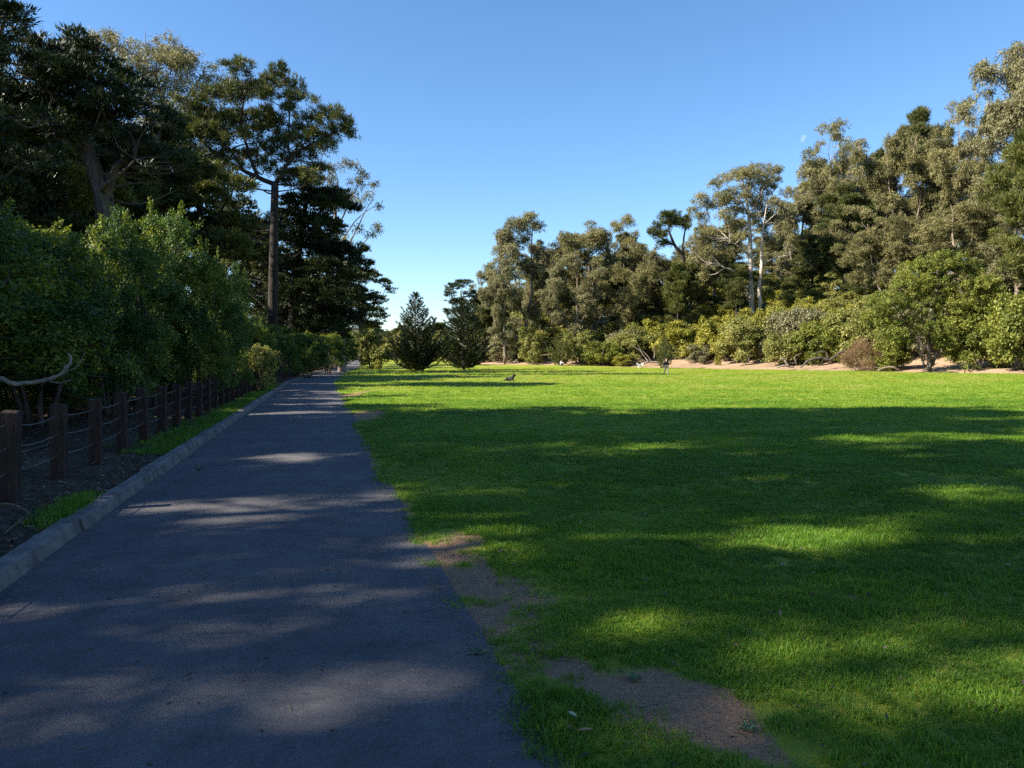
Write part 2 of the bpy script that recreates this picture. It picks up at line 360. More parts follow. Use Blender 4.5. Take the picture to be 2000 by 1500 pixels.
def ground_mat(name, a_stops, b_stops, nsc, soft=.25):
    """two covers blended by the surface's own tint plus noise"""
    m, nt, out = nodes(name); L = nt.links
    tc = N(nt, 'TexCoord'); at = N(nt, 'Attribute', attribute_name='tint')
    na = N(nt, 'TexNoise', Scale=nsc, Detail=8, Roughness=.65); nb = N(nt, 'TexNoise', Scale=nsc * 7, Detail=5, Roughness=.7); nc = N(nt, 'TexNoise', Scale=nsc * .12, Detail=4)
    for n in (na, nb, nc): L.new(tc.outputs['Object'], n.inputs['Vector'])
    av = N(nt, 'Mix', data_type='FLOAT'); av.inputs[0].default_value = .45; L.new(na.outputs['Fac'], av.inputs[2]); L.new(nc.outputs['Fac'], av.inputs[3])
    ra = ramp(nt, a_stops); L.new(av.outputs[0], ra.inputs[0]); rb = ramp(nt, b_stops); L.new(nb.outputs['Fac'], rb.inputs[0])
    s = N(nt, 'Math', operation='MULTIPLY_ADD'); L.new(na.outputs['Fac'], s.inputs[0]); s.inputs[1].default_value = .5; L.new(at.outputs['Fac'], s.inputs[2])
    mr = N(nt, 'MapRange'); L.new(s.outputs[0], mr.inputs[0]); mr.inputs[1].default_value = .72 - soft / 2; mr.inputs[2].default_value = .72 + soft / 2
    mx = N(nt, 'Mix', data_type='RGBA'); L.new(mr.outputs[0], mx.inputs[0]); L.new(ra.outputs[0], mx.inputs[6]); L.new(rb.outputs[0], mx.inputs[7])
    p = N(nt, 'BsdfPrincipled', Roughness=.9); p.inputs['Specular IOR Level'].default_value = .15; L.new(mx.outputs[2], p.inputs['Base Color'])
    b = N(nt, 'Bump', Strength=.6, Distance=.03); L.new(nb.outputs['Fac'], b.inputs['Height']); L.new(b.outputs[0], p.inputs['Normal'])
    L.new(p.outputs[0], out.inputs[0]); return m
M['lawn'] = ground_mat('lawn_turf', [(.3, (.12, .165, .015)), (.5, (.185, .22, .021)), (.7, (.255, .28, .032))], [(.3, (.155, .088, .052)), (.55, (.26, .158, .095)), (.75, (.37, .25, .16))], 6.0)
M['litter'] = ground_mat('leaf_litter', [(.3, (.022, .016, .011)), (.5, (.055, .040, .027)), (.72, (.11, .082, .055))], [(.3, (.035, .06, .012)), (.7, (.075, .11, .02))], 5.0)
M['bankdirt'] = ground_mat('bank_dirt', [(.3, (.17, .115, .07)), (.5, (.27, .19, .125)), (.7, (.37, .275, .19))], [(.3, (.06, .05, .022)), (.7, (.12, .10, .045))], 1.2)

# path
u = np.linspace(0, 1, 9)[None]; D_ = RW[:, None] + 0 * u
X_ = x_left(D_) - .02 + (x_right(D_) - x_left(D_) + .14) * u
Z_ = H(np.maximum(X_, x_left(D_)), D_) + .006 + .012 * (1 - (2 * u - 1) ** 2)
tag(obj('path', grid_mesh('path', X_, D_, Z_, M['asphalt'])), kind='structure')
# lawn
u = np.linspace(0, 1, 150)[None] ** 2.0; D_ = RW[:, None] + 0 * u
edge_n = .05 * vnoise(D_ * 1.0, D_ * 0, 31, .25) + .04 * vnoise(D_, D_ * 0, 32, .06)
X_ = x_right(D_) + edge_n + (x_edge(D_) + .6 - x_right(D_) - edge_n) * u
tag(obj('lawn', grid_mesh('lawn', X_, D_, lawn_z(X_, D_), M['lawn'], soil(X_, D_))), kind='structure')
# left verge and woodland floor
u = np.linspace(0, 1, 70)[None] ** 2.2; D_ = RW[:, None] + 0 * u
X_ = x_left(D_) - .14 - 110 * u
off = x_left(D_) - X_
gr = .5 * np.exp(-((off - .55) / .45) ** 2) * sst(10.5, 14, D_) * (1 - sst(42, 60, D_)) + .5 * np.exp(-((off - .32) / .2) ** 2) * np.exp(-((D_ - 7.6) / .7) ** 2)
tag(obj('verge', grid_mesh('verge', X_, D_, H(X_, D_) - .01, M['litter'], gr)), kind='structure')
# bank on the right
u = np.linspace(0, 1, 90)[None] ** 1.7; D_ = RW[::2][:, None] + 0 * u
X_ = x_edge(D_) + 230 * u
sl = H(X_, D_)
tag(obj('bank', grid_mesh('bank', X_, D_, sl - .02, M['bankdirt'], .75 * sst(2.2, 5, sl))), kind='structure')
# ground to the horizon
g = np.concatenate([np.linspace(-3000, -300, 10), np.linspace(-250, 250, 21), np.linspace(300, 3000, 10)])
X_, D_ = np.meshgrid(g, np.concatenate([np.linspace(-2500, -100, 8), np.linspace(-60, 240, 8), np.linspace(262, 700, 10), np.linspace(900, 4000, 8)]))
tag(obj('ground', grid_mesh('ground', X_, D_, -.6 + 1.2 * sst(240, 300, D_) + 14 * sst(350, 900, D_), M['litter'], 0 * X_)), kind='structure')

# kerb: cast concrete lengths with a rolled face
M['concrete'] = noise_mat('kerb_concrete', [(.3, (.05, .05, .048)), (.5, (.115, .11, .106)), (.7, (.19, .18, .17))], (1, 1, 1), 3.5, bump=.5, bscale=60, bdist=.01)
kerb = tag(empty('kerb'), kind='structure')
prof = np.array([(-.17, -.15), (-.17, .125), (-.155, .14), (-.03, .138), (-.008, .125), (.03, .0), (.06, -.02), (.06, -.15)])
d0 = 1.0; k = 0
rk = np.random.RandomState(8)
while d0 < 125:
    ln = 3.0 if d0 < 60 else 6.0
    mb = MB(); ds = np.linspace(d0 + .009, d0 + ln - .009, 8); n = len(prof); dz = rk.randn() * .007; dx = rk.randn() * .006
    v = np.array([[(x_left(d) + a * 1.03 + dx, d, H(x_left(d) + .3, d) + z + dz) for a, z in prof] for d in ds])
    i = np.arange(7)[:, None] * n + np.arange(n - 1)[None]
    q = np.stack([i, i + 1, i + n + 1, i + n], -1).reshape(-1, 4)
    mb.add(v.reshape(-1, 3), q[:, ::-1], [(0, j + 1, j) for j in range(1, n - 1)] + [(7 * n, 7 * n + j, 7 * n + j + 1) for j in range(1, n - 1)])
    obj('kerb_segment', mb.mesh('kerb_segment', M['concrete']), kerb)
    d0 += ln; k += 1
# moon
moon_m, nt, out = nodes('moon_pale')
e_ = N(nt, 'Emission', Strength=.55); e_.inputs[0].default_value = (1, .98, .95, 1); t_ = N(nt, 'BsdfTransparent'); ms = N(nt, 'MixShader')
nz = N(nt, 'TexNoise', Scale=.12, Detail=3); tc = N(nt, 'TexCoord'); nt.links.new(tc.outputs['Object'], nz.inputs['Vector'])
mr = N(nt, 'MapRange'); nt.links.new(nz.outputs['Fac'], mr.inputs[0]); mr.inputs[3].default_value = .04; mr.inputs[4].default_value = .2
nt.links.new(mr.outputs[0], ms.inputs[0]); nt.links.new(t_.outputs[0], ms.inputs[1]); nt.links.new(e_.outputs[0], ms.inputs[2]); nt.links.new(ms.outputs[0], out.inputs[0])
mb = MB(); th = np.linspace(0, math.pi, 13); ph = np.linspace(math.radians(95), math.radians(275), 13)     # the sunlit half of a ball
T_, Q_ = np.meshgrid(th, ph, indexing='ij'); R_ = 11.5
v = np.stack([R_ * np.sin(T_) * np.cos(Q_), -R_ * np.abs(np.sin(T_)) * np.abs(np.sin(Q_)), R_ * np.cos(T_)], -1)
i = np.arange(12)[:, None] * 13 + np.arange(12)[None]
hf = v[:, :7]                                                      # quarter facing the camera
i = np.arange(12)[:, None] * 7 + np.arange(6)[None]
mb.add(hf.reshape(-1, 3), np.stack([i, i + 1, i + 8, i + 7], -1).reshape(-1, 4))
mo = obj('moon', mb.mesh('moon', moon_m, True), None, P(1571, 272, 2200)); mo.rotation_euler = (0, math.radians(25), 0)
tag(mo, 'pale half moon in the blue sky above the eucalyptus tops', 'moon')

# ------------------------------------------------------------------ tree and shrub patterns (shared mesh data)
def trunk_curve(rng, h, lean=.03, wob=.02, n=10):
    z = np.linspace(0, h, n); x = np.cumsum(rng.randn(n)) * wob * h / n + z * rng.uniform(-lean, lean); y = np.cumsum(rng.randn(n)) * wob * h / n + z * rng.uniform(-lean, lean)
    p = np.stack([x, y, z], -1); p[0] = 0; p[0, 2] = -.6; return p
PROTO = {}
def reg(key, wood, leaf, wm, lm, h, w): PROTO[key] = (wood.mesh(key + '_wood', M[wm], True), leaf.mesh(key + '_leaf', M[lm]), h, w)
def proto_bough(key, seed, h, R, nb, lo, rise, padr, flat, spec, wm, lm, tr, forks=0, peak=.62, per=(4, 8), dens=1.0, snags=0, tint_sd=.15):
    """a trunk, boughs that leave it in turn, leaf pads strung along the outer part of each bough"""
    rng = np.random.RandomState(seed); wood, leaf = MB(), MB()
    t = trunk_curve(rng, h * .93, .05, .06, 12); r = np.linspace(tr, .06, 12); tube(wood, t, r, 8); sk = [(t, r)]; stems = [(t, r)]
    for f in range(forks):
        k = rng.randint(1, 4); a = t[k]; an = rng.uniform(0, 6.28); e = a + h * rng.uniform(.5, .66) * np.array([math.cos(an) * .26, math.sin(an) * .26, .96])
        q = curve([a, (a + e) / 2 + np.array([math.cos(an), math.sin(an), 0]) * h * .035, e], 12); rr = np.linspace(r[k] * .75, .05, 12); tube(wood, q, rr, 7); sk.append((q, rr)); stems.append((q, rr))
    pads = []
    for i in range(nb):
        q0, r0 = stems[i % len(stems)]; f = lo + (1 - lo) * ((i + rng.rand()) / nb); z = h * f * .93; k = int(np.abs(q0[:, 2] - z * .92).argmin()); a = q0[k]; g = (f - lo) / (1 - lo)
        env = R * (1 - (abs(g - peak) / max(peak, 1 - peak)) ** 2.2 * (.55 if g < peak else .8)); ln = env * rng.uniform(.55, 1.25) / max(.5, math.cos(math.radians(np.mean(rise)))) * .82
        an = i * 2.4 + rng.randn() * .5; el = math.radians(rng.uniform(*rise) + 18 * g); d = np.array([math.cos(an) * math.cos(el), math.sin(an) * math.cos(el), math.sin(el)])
        e = a + d * ln; q = curve([a, a + d * ln * .5 + np.array([0, 0, -.08 * ln]) + rng.randn(3) * .06 * ln, e], 9); rr = np.linspace(max(.05, r0[k] * .5), .03, 9); tube(wood, q, rr, 6); sk.append((q, rr))
        for j in range(rng.randint(*per)):
            u = rng.uniform(.35, 1.05); c = np.array([np.interp(u, np.linspace(0, 1, 9), q[:, m]) for m in range(3)]) + rng.randn(3) * ln * np.array([.15, .15, .11]); p_ = rng.uniform(*padr)
            pads.append((c, (p_ * rng.uniform(.8, 1.2), p_ * rng.uniform(.8, 1.2), p_ * flat * rng.uniform(.7, 1.4))))
    for f in range(snags):
        k = rng.randint(2, 9); a = t[k]; an = rng.uniform(0, 6.28); ln = rng.uniform(1, 3)
        tube(wood, curve([a, a + ln * .5 * np.array([math.cos(an), math.sin(an), .1]), a + ln * np.array([math.cos(an), math.sin(an), rng.uniform(-.2, .3)])], 5), np.linspace(.08, .02, 5), 4)
    crown(rng, wood, leaf, skel_of(sk), pads, spec, .05, tint_sd, dens, 3)
    reg(key, wood, leaf, wm, lm, h, 2 * R * 1.1)
def proto_euc(key, seed, R=6.2, nb=20, lm='euc', lo=.25, forks=2, dens=1.0): proto_bough(key, seed, 30., R, nb, lo, (25, 60), (.65, 1.55), 1.0, 'euc', 'bark_e', lm, .42, forks, .6, (5, 9), dens)
def proto_pine(key, seed, h=26., R=6., nb=18, lm='pine', lo=.28, spec='pinefar', flat=.6, dens=1.0): proto_bough(key, seed, h, R, nb, lo, (2, 34), (.65, 1.5), flat, spec, 'bark_p', lm, .45, 0, .5, (5, 9), dens, 10)
def proto_shrub(key, seed, lm, h=4., R=2.6, npads=16, spec='shrub', tint_sd=.14, wm='bark_g', dens=1.0, lo=.12, pr=(.24, .42), shoots=0):
    rng = np.random.RandomState(seed); wood, leaf = MB(), MB(); sk = []
    for s_ in range(6):
        an = s_ * 1.05 + rng.randn() * .2; e = np.array([math.cos(an) * R * .5, math.sin(an) * R * .5, h * rng.uniform(.5, .75)])
        b = np.array([math.cos(an) * .2, math.sin(an) * .2, -.25]); q = curve([b, (b + e) / 2 + rng.randn(3) * .15 * np.array([1, 1, .3]), e], 8); rr = np.linspace(.03 * h ** .6, .015 * h ** .5, 8)
        tube(wood, q, rr, 5); sk.append((q, rr))
    pads = []
    for i in range(npads):
        g = (i + rng.rand()) / npads; f = lo + .78 * g; an = i * 2.4 + rng.randn() * .35
        env = R * .78 * math.sqrt(max(.05, 1 - max(0, (f - .4) / .62) ** 2)); d = env * rng.uniform(.3, 1.12) ** .5; rr = R * rng.uniform(*pr)
        pads.append(((math.cos(an) * d, math.sin(an) * d, h * f), (rr, rr, rr * rng.uniform(.7, 1.0))))
    crown(rng, wood, leaf, skel_of(sk), pads, spec, .04, tint_sd, dens, 5)
    for i in range(shoots):   # leafy shoots standing out of the crown, sunlit tips painted in by yellower tint
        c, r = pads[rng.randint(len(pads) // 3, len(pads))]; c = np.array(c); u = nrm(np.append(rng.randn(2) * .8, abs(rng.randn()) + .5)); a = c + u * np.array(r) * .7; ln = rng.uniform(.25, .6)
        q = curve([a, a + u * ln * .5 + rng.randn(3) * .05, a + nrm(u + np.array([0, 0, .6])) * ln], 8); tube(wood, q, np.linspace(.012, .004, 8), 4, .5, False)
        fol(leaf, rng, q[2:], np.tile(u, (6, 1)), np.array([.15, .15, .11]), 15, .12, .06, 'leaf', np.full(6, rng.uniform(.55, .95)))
    reg(key, wood, leaf, wm, lm, h * (1.16 if shoots else 1.06), 2 * R)
def proto_young(key, seed, h=10., R=3.4, nb=130, asc=.75, lm='cyp', leaders=1, spec='cypnear', tap=.85, lo=.03, L=.36, W=.048, droop=0.0):
    """young cypress: many rising branches feathered with sprays"""
    rng = np.random.RandomState(seed); wood, leaf = MB(), MB()
    axes = [(np.zeros(3), h, R)]
    for k in range(leaders - 1):
        an = rng.uniform(-.4, .4) if k == 0 else rng.uniform(0, 6.28); axes.append((np.array([math.cos(an), math.sin(an), 0]) * R * .55, h * rng.uniform(.68, .8), R * .55))
    for off, hh, RR in axes:
        t = curve([np.array([0, 0, -.3]), off * .7 + np.array([0, 0, hh * .35]), off + np.array([0, 0, hh * .98])], 12); r = np.linspace(.018 * hh, .012, 12); tube(wood, t, r, 7)
        n = int(nb * hh / h * (1 if off.any() == False else .5))
        for i in range(n):
            g = lo + (1 - lo) * ((i + rng.rand()) / n) ** 1.05; a = np.array([np.interp(g, np.linspace(0, 1, 12), t[:, j]) for j in range(3)])
            an = i * 2.4 + rng.randn() * .3
            ln = RR * min(1, .62 + 2.0 * g) * (1 - g) ** tap * 1.2 * rng.uniform(.55, 1.25) + .08
            up = asc * rng.uniform(.7, 1.25); dirv = nrm(np.array([math.cos(an), math.sin(an), up * .55 - droop]))
            e = a + dirv * ln + np.array([0, 0, up * .28 * ln]); q = curve([a, a + dirv * ln * .55 - np.array([0, 0, .04 * ln]), e], 7)
            tube(wood, q, np.linspace(.012 * ln + .008, .006, 7), 4, .3, False)
            m_ = max(3, int(ln / .2)); f = np.linspace(.22, 1.0, m_); C = np.stack([np.interp(f, np.linspace(0, 1, 7), q[:, j]) for j in range(3)], -1)
            O = nrm(np.gradient(C, axis=0)) if m_ > 1 else np.array([dirv])
            w_ = .17 * (1.12 - f[:, None]) * min(1, ln)
            C = C + rng.randn(m_, 3) * w_ * np.array([1, 1, .35])
            fol(leaf, rng, C, O * 1.4, np.array([.10, .10, .045]), 14, L, W, 'cyp', np.clip(.45 + rng.randn(m_) * .12, 0, 1))
    reg(key, wood, leaf, 'bark_g', lm, h, 2 * R)

proto_euc('euc_a', 1); proto_euc('euc_b', 2, R=5.2, lm='eucgrey', nb=17, forks=1); proto_euc('euc_c', 3, R=7.4, nb=24, lo=.22, forks=3); proto_euc('euc_d', 5, R=5.2, nb=16, lm='eucgrey', lo=.3, dens=.85)
proto_pine('pine_a', 11); proto_pine('pine_b', 12, R=5.0, lo=.42, nb=13, flat=.7); proto_pine('pine_c', 13, lm='pinegreen', R=6.5, lo=.1, nb=24, flat=.8)
proto_shrub('yel', 21, 'yel'); proto_shrub('mid', 22, 'mid'); proto_shrub('grey', 23, 'grey', dens=.8); proto_shrub('bright', 24, 'bright', dens=1.2); proto_shrub('dry', 25, 'dry', h=3, R=2.6, spec='dry', dens=1.0); proto_shrub('mid2', 26, 'mid', h=5., R=2.6, npads=20)
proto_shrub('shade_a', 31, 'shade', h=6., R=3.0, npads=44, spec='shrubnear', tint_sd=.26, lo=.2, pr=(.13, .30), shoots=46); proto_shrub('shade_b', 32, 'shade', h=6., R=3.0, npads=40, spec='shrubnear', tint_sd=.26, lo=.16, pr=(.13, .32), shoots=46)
proto_young('young_a', 41, 11., 4.2, 230, .95, leaders=2); proto_young('young_b', 42, 11., 4.1, 260, .6, lo=.06, tap=.62); proto_young('young_c', 43, 5., 2.1, 70, 1.3, lm='pinegreen', L=.3)

def place(key, name, px, topy, D, wpx, label, cat='tree', group=None, rz=None, X=None, kinds=('trunk', 'crown'), sink=0.0, h=None):
    w, l, ph, pw = PROTO[key]
    b = P(px, 700, D); x = b[0] if X is None else X; z = float(H(x, D)) - sink
    hh = (P(px, topy, D)[2] - z) if h is None else h; ww = wpx * D / F
    root = empty(name, (x, D, z), label, cat, group)
    root.scale = (ww / pw, ww / pw, hh / ph); root.rotation_euler = (0, 0, (hash_rz(px, D) if rz is None else rz))
    obj(kinds[0], w, root); obj(kinds[1], l, root); return root
def hash_rz(a, b): return (math.sin(a * 12.9898 + b * 78.233) * 43758.5453) % 6.283
SH = ('stems', 'foliage')

# ------------------------------------------------------------------ right: wood on the bank
RT = [  # key, name, px, top y, D, width px, label
    ('euc_b', 'eucalyptus_tree', 948, 512, 168, 75, 'slim eucalyptus rising just right of the dark young cypress pair'),
    ('euc_d', 'eucalyptus_tree', 1024, 422, 160, 135, 'tall pointed eucalyptus with pale straight trunk at the left end of the bank wood'),
    ('euc_a', 'eucalyptus_tree', 1078, 462, 168, 110, 'lower eucalyptus filling the dip between two tall eucalyptus crowns'),
    ('euc_c', 'eucalyptus_tree', 1160, 424, 158, 180, 'broad twin-peaked grey-green eucalyptus midway along the bank wood'),
    ('pine_b', 'pine_tree', 1222, 436, 172, 62, 'small dark pine top poking out beside the broad eucalyptus'),
    ('euc_d', 'eucalyptus_tree', 1262, 478, 160, 120, 'low brownish eucalyptus in the skyline notch left of the flat-topped pine'),
    ('pine_c', 'pine_tree', 1325, 492, 146, 105, 'bushy green pine reaching down to the scrub behind the walking person'),
    ('euc_a', 'eucalyptus_tree', 1392, 420, 168, 130, 'eucalyptus crown between the flat-topped pine and the white-trunked eucalyptus'),
    ('euc_c', 'eucalyptus_tree', 1618, 268, 168, 185, 'tall airy eucalyptus just below the moon'),
    ('euc_b', 'eucalyptus_tree', 1548, 360, 172, 120, 'eucalyptus crown joining the white-trunked tree and the one below the moon'),
    ('pine_a', 'pine_tree', 1648, 345, 146, 150, 'dark green pine in front of the tall airy eucalyptus'),
    ('pine_b', 'pine_tree', 1716, 258, 168, 60, 'narrow dark pine tip left of the big rounded pine top'),
    ('pine_a', 'pine_tree', 1795, 186, 160, 165, 'high dark pine with rounded top on the right skyline'),
    ('euc_a', 'eucalyptus_tree', 1762, 248, 146, 155, 'olive eucalyptus in front of the high rounded pine'),
    ('euc_c', 'eucalyptus_tree', 1862, 225, 140, 170, 'wide olive eucalyptus between the rounded pine and the right edge'),
    ('euc_b', 'eucalyptus_tree', 1950, 82, 128, 190, 'tallest eucalyptus, loose crown in the upper right corner'),
    ('pine_c', 'pine_tree', 2030, 170, 104, 250, 'sunlit green pine cut by the right edge of the view'),
    ('euc_c', 'eucalyptus_tree', 1740, 400, 128, 170, 'low drooping eucalyptus above the bank scrub, left of the leafy green tree'),
    ('euc_a', 'eucalyptus_tree', 1880, 380, 116, 190, 'drooping eucalyptus directly above the big leafy green tree'),
    ('euc_d', 'eucalyptus_tree', 1980, 400, 108, 150, 'drooping eucalyptus under the sunlit pine at the right edge'),
    ('pine_a', 'pine_tree', 1585, 450, 150, 110, 'small pine with dark trunk right of the white eucalyptus trunks'),
    ('euc_d', 'eucalyptus_tree', 1120, 500, 150, 110, 'front eucalyptus with dark crown base, below the twin-peaked one'),
    ('euc_c', 'eucalyptus_tree', 1722, 305, 166, 130, 'dim eucalyptus closing the gap beside the narrow dark pine tip'),
    ('euc_a', 'eucalyptus_tree', 1290, 488, 158, 125, 'dull olive eucalyptus crown under the flat-topped pine'),
    ('euc_c', 'eucalyptus_tree', 1350, 470, 160, 120, 'olive eucalyptus filling the space right of the flat-topped pine'),
    ('euc_b', 'eucalyptus_tree', 985, 520, 150, 70, 'thin eucalyptus at the front left corner of the bank wood'),
    ('euc_a', 'eucalyptus_tree', 1215, 500, 150, 110, 'brown-green eucalyptus at the front, left of the bushy green pine'),
    ('pine_b', 'pine_tree', 1440, 500, 142, 90, 'dark pine trunk and crown just left of the white eucalyptus trunks'),
    ('pine_a', 'pine_tree', 1690, 470, 138, 100, 'low pine in the gap under the dark green pine'),
]
for k, nme, px, ty, D, w, lab in RT: place(k, nme, px, ty, D, w, lab, 'tree', 'wood on the right bank', rz=hash_rz(px, D) + (2.2 if px == 1024 else 0))
for i, (px, ty, D) in enumerate([(1040, 520, 200), (1100, 520, 205), (1190, 510, 205), (1250, 530, 200), (1340, 500, 205), (1420, 470, 205), (1500, 440, 205), (1580, 430, 200), (1660, 420, 195), (1740, 380, 190), (1830, 350, 185), (1920, 330, 170), (2010, 300, 160), (1370, 540, 185), (1470, 520, 185), (1560, 520, 185), (1650, 500, 175)]):
    place('pine_c' if i % 3 else 'euc_c', 'wood_tree', px, ty, D, 130, 'dark tree deep in the wood behind the front row on the bank', 'tree', 'deep wood trees behind the bank')
for px, D in ((2150, 95), (2250, 75), (2380, 80)):
    place('euc_c', 'eucalyptus_tree', px, 250, D, 260, 'eucalyptus on the bank beyond the right edge of the view', 'tree', 'trees past the right edge')

# flat-topped pine and white-trunked eucalyptus, shaped on their own
hero('pine_tree', 51, 150, 1335, [(1333, 640, .5), (1334, 540, .42), (1333, 500, .36), (1318, 480, .3), (1308, 455, .2)],
     [[(1318, 480, .2), (1298, 468, .13), (1280, 455, .08)], [(1333, 500, .25), (1335, 470, .2), (1340, 440, .1)]],
     [(1300, 425, 18, 10), (1318, 420, 16, 9), (1285, 442, 14, 10), (1275, 455, 11, 9), (1308, 440, 16, 9), (1325, 435, 10, 9), (1342, 430, 9, 9), (1338, 448, 9, 8), (1290, 462, 14, 8), (1300, 475, 14, 7), (1350, 520, 14, 9), (1315, 540, 14, 8)],
     'pinefar', 'bark_p', 'pine', 'flat-topped pine with dark forked trunk showing against the sky', 'wood on the right bank', depth=1.2, grow=0.95, growz=1.1, extra=14, limb_r=.12, tint0=.42)
hero('eucalyptus_tree', 52, 142, 1468, [(1468, 606, .551), (1466, 540, .464), (1465, 460, .360), (1460, 400, .232), (1450, 350, .116), (1445, 330, .058)],
     [[(1482, 608, .406, -.5), (1481, 560, .360, -.6), (1484, 510, .290, -.8), (1487, 450, .174, -1), (1500, 360, .02, -1)], [(1466, 560, .290), (1440, 535, .203, -.5), (1405, 520, .087, -1)], [(1465, 500, .261), (1445, 488, .186, -1), (1420, 470, .087, -1.5)],
      [(1466, 420, .203), (1480, 390, .145), (1500, 350, .058)], [(1461, 420, .174), (1430, 370, .116), (1400, 350, .046)], [(1482, 520, .203, -.5), (1510, 505, .116, -1), (1540, 500, .058, -1)]],
     [(1450, 330, 22, 10), (1480, 325, 22, 10), (1420, 345, 20, 10), (1395, 360, 18, 10), (1510, 335, 20, 11), (1370, 385, 18, 10), (1360, 405, 14, 10), (1400, 390, 22, 13), (1430, 375, 22, 13), (1470, 360, 24, 13), (1505, 365, 22, 13), (1530, 380, 18, 13),
      (1375, 420, 20, 12), (1410, 425, 24, 14), (1440, 415, 20, 14), (1490, 400, 20, 13), (1520, 420, 22, 15), (1385, 455, 22, 13), (1365, 470, 18, 12), (1415, 455, 18, 12), (1500, 440, 16, 14), (1385, 490, 22, 13), (1360, 505, 18, 12), (1405, 510, 20, 12), (1425, 490, 12, 10), (1535, 450, 18, 15), (1540, 480, 16, 13), (1380, 535, 20, 10), (1510, 470, 14, 12), (1440, 350, 26, 14), (1465, 340, 24, 12), (1485, 345, 24, 14), (1415, 400, 26, 15), (1455, 385, 22, 14), (1475, 425, 16, 12), (1430, 440, 22, 14), (1385, 400, 22, 13), (1520, 350, 18, 12), (1545, 410, 18, 14), (1492, 385, 18, 13), (1500, 415, 18, 13), (1395, 470, 24, 14), (1440, 465, 14, 12)],
     'euc', 'bark_w', 'euc', 'tall eucalyptus with twin white trunks standing above the bank scrub', 'wood on the right bank', depth=4, grow=0.85, growz=1.0, extra=45, limb_r=.12, tint0=.5, dens=1.0)
# layered cypress behind the young pair, bare stems beside it
hero('cypress_tree', 53, 165, 905, [(905, 690, .45), (903, 620, .35), (900, 570, .15)], [[(903, 640, .2), (885, 600, .1), (880, 565, .06)]],
     [(885, 560, 14, 5), (905, 555, 16, 5), (880, 575, 12, 5), (895, 590, 18, 6), (920, 575, 16, 6), (885, 610, 16, 6), (915, 605, 18, 7), (930, 590, 14, 6), (900, 630, 20, 7), (930, 625, 16, 7), (945, 610, 12, 6), (950, 640, 12, 6)],
     'cyp', 'bark_g', 'cyp', 'layered cypress showing above the right-hand young cypress', depth=2, grow=1.05, growz=1.2, extra=10, limb_r=.1, tint0=.62)
for px, ty, D, lab in ((946, 585, 160, 'left of two dark bare-stemmed pines beside the young cypress'), (972, 575, 158, 'right of two dark bare-stemmed pines beside the young cypress')):
    place('pine_b', 'pine_tree', px, ty, D, 55, lab, 'tree')

# ------------------------------------------------------------------ right: scrub on the bank
EPX = [940, 1000, 1100, 1200, 1300, 1400, 1500, 1600, 1700, 1800, 1900, 2000, 2100]; EDD = [153, 149, 143, 138, 132, 125, 116, 108, 101, 94, 88, 83, 78]
def eD(px): return float(np.interp(px, EPX, EDD))
SHRUB = [  # key, px, top y, distance behind the lawn's edge, width px, label
    ('grey', 985, 648, 4, 70, 'pale grey-green bush at the left end of the bank scrub'),
    ('mid', 1040, 655, 3, 62, 'olive bush right of the pale grey one at the left end of the bank'),
    ('bright', 1030, 640, 8, 40, 'narrow dark leafy shrub standing behind the olive bush at the left of the bank'),
    ('mid', 1130, 648, 4, 80, 'leafy green bush right of the small dark cypress on the bank edge'),
    ('bright', 1180, 668, 2, 80, 'low rounded green bush at the lawn edge left of the bleached branch'),
    ('mid2', 1225, 650, 8, 80, 'bush with dark hollow behind the bleached branch'),
    ('yel', 1215, 690, 1.5, 45, 'small low bush at the lawn edge beside the bleached branch'),
    ('yel', 1320, 628, 9, 120, 'yellow-green bush spreading above the small cypress behind the walking person'),
    ('yel', 1255, 625, 14, 90, 'yellow-green bush on the bank crest above the bleached branch'),
    ('yel', 1375, 635, 10, 90, 'yellow-green bush right of the one above the walking person'),
    ('grey', 1365, 672, 5, 50, 'bare grey twiggy bush on the dirt slope right of the small cypress'),
    ('mid2', 1455, 622, 6, 105, 'rounded yellow-olive bush below the white eucalyptus trunks'),
    ('yel', 1490, 606, 13, 80, 'bright olive bush at the foot of the white eucalyptus trunks'),
    ('grey', 1555, 600, 12, 110, 'broad greyish bush right of the white eucalyptus trunks'),
    ('mid', 1530, 650, 4, 90, 'low green bush above the left fallen log'),
    ('bright', 1600, 628, 7, 110, 'mid-green bush above the tangle of fallen branches'),
    ('mid2', 1650, 600, 12, 110, 'tall green bush right of the broad greyish one'),
    ('bright', 1740, 655, 3, 90, 'green bush between the brown dry bush and the big leafy tree'),
    ('mid', 1700, 610, 9, 110, 'green bush behind the brown dry bush'),
    ('dry', 1690, 672, 1.5, 88, 'brown dried-out bush at the lawn edge'),
    ('bright', 1990, 575, 2.5, 130, 'bright green bush in shade at the right edge of the lawn'),
    ('bright', 1905, 600, 3.5, 120, 'dark green bush right of the big leafy tree'),
    ('yel', 1402, 695, 1, 14, 'tiny round bush alone on the bare dirt slope'),
]
for k, px, ty, off, w, lab in SHRUB:
    place(k, 'dry_bush' if k == 'dry' else 'bush', px, ty, eD(px) + off + (3.5 if 1290 < px < 1660 else -.8), w, lab, 'bush', 'scrub on the right bank', kinds=('twigs', 'dead_foliage') if k == 'dry' else SH, sink=.15)
rng = np.random.RandomState(77)
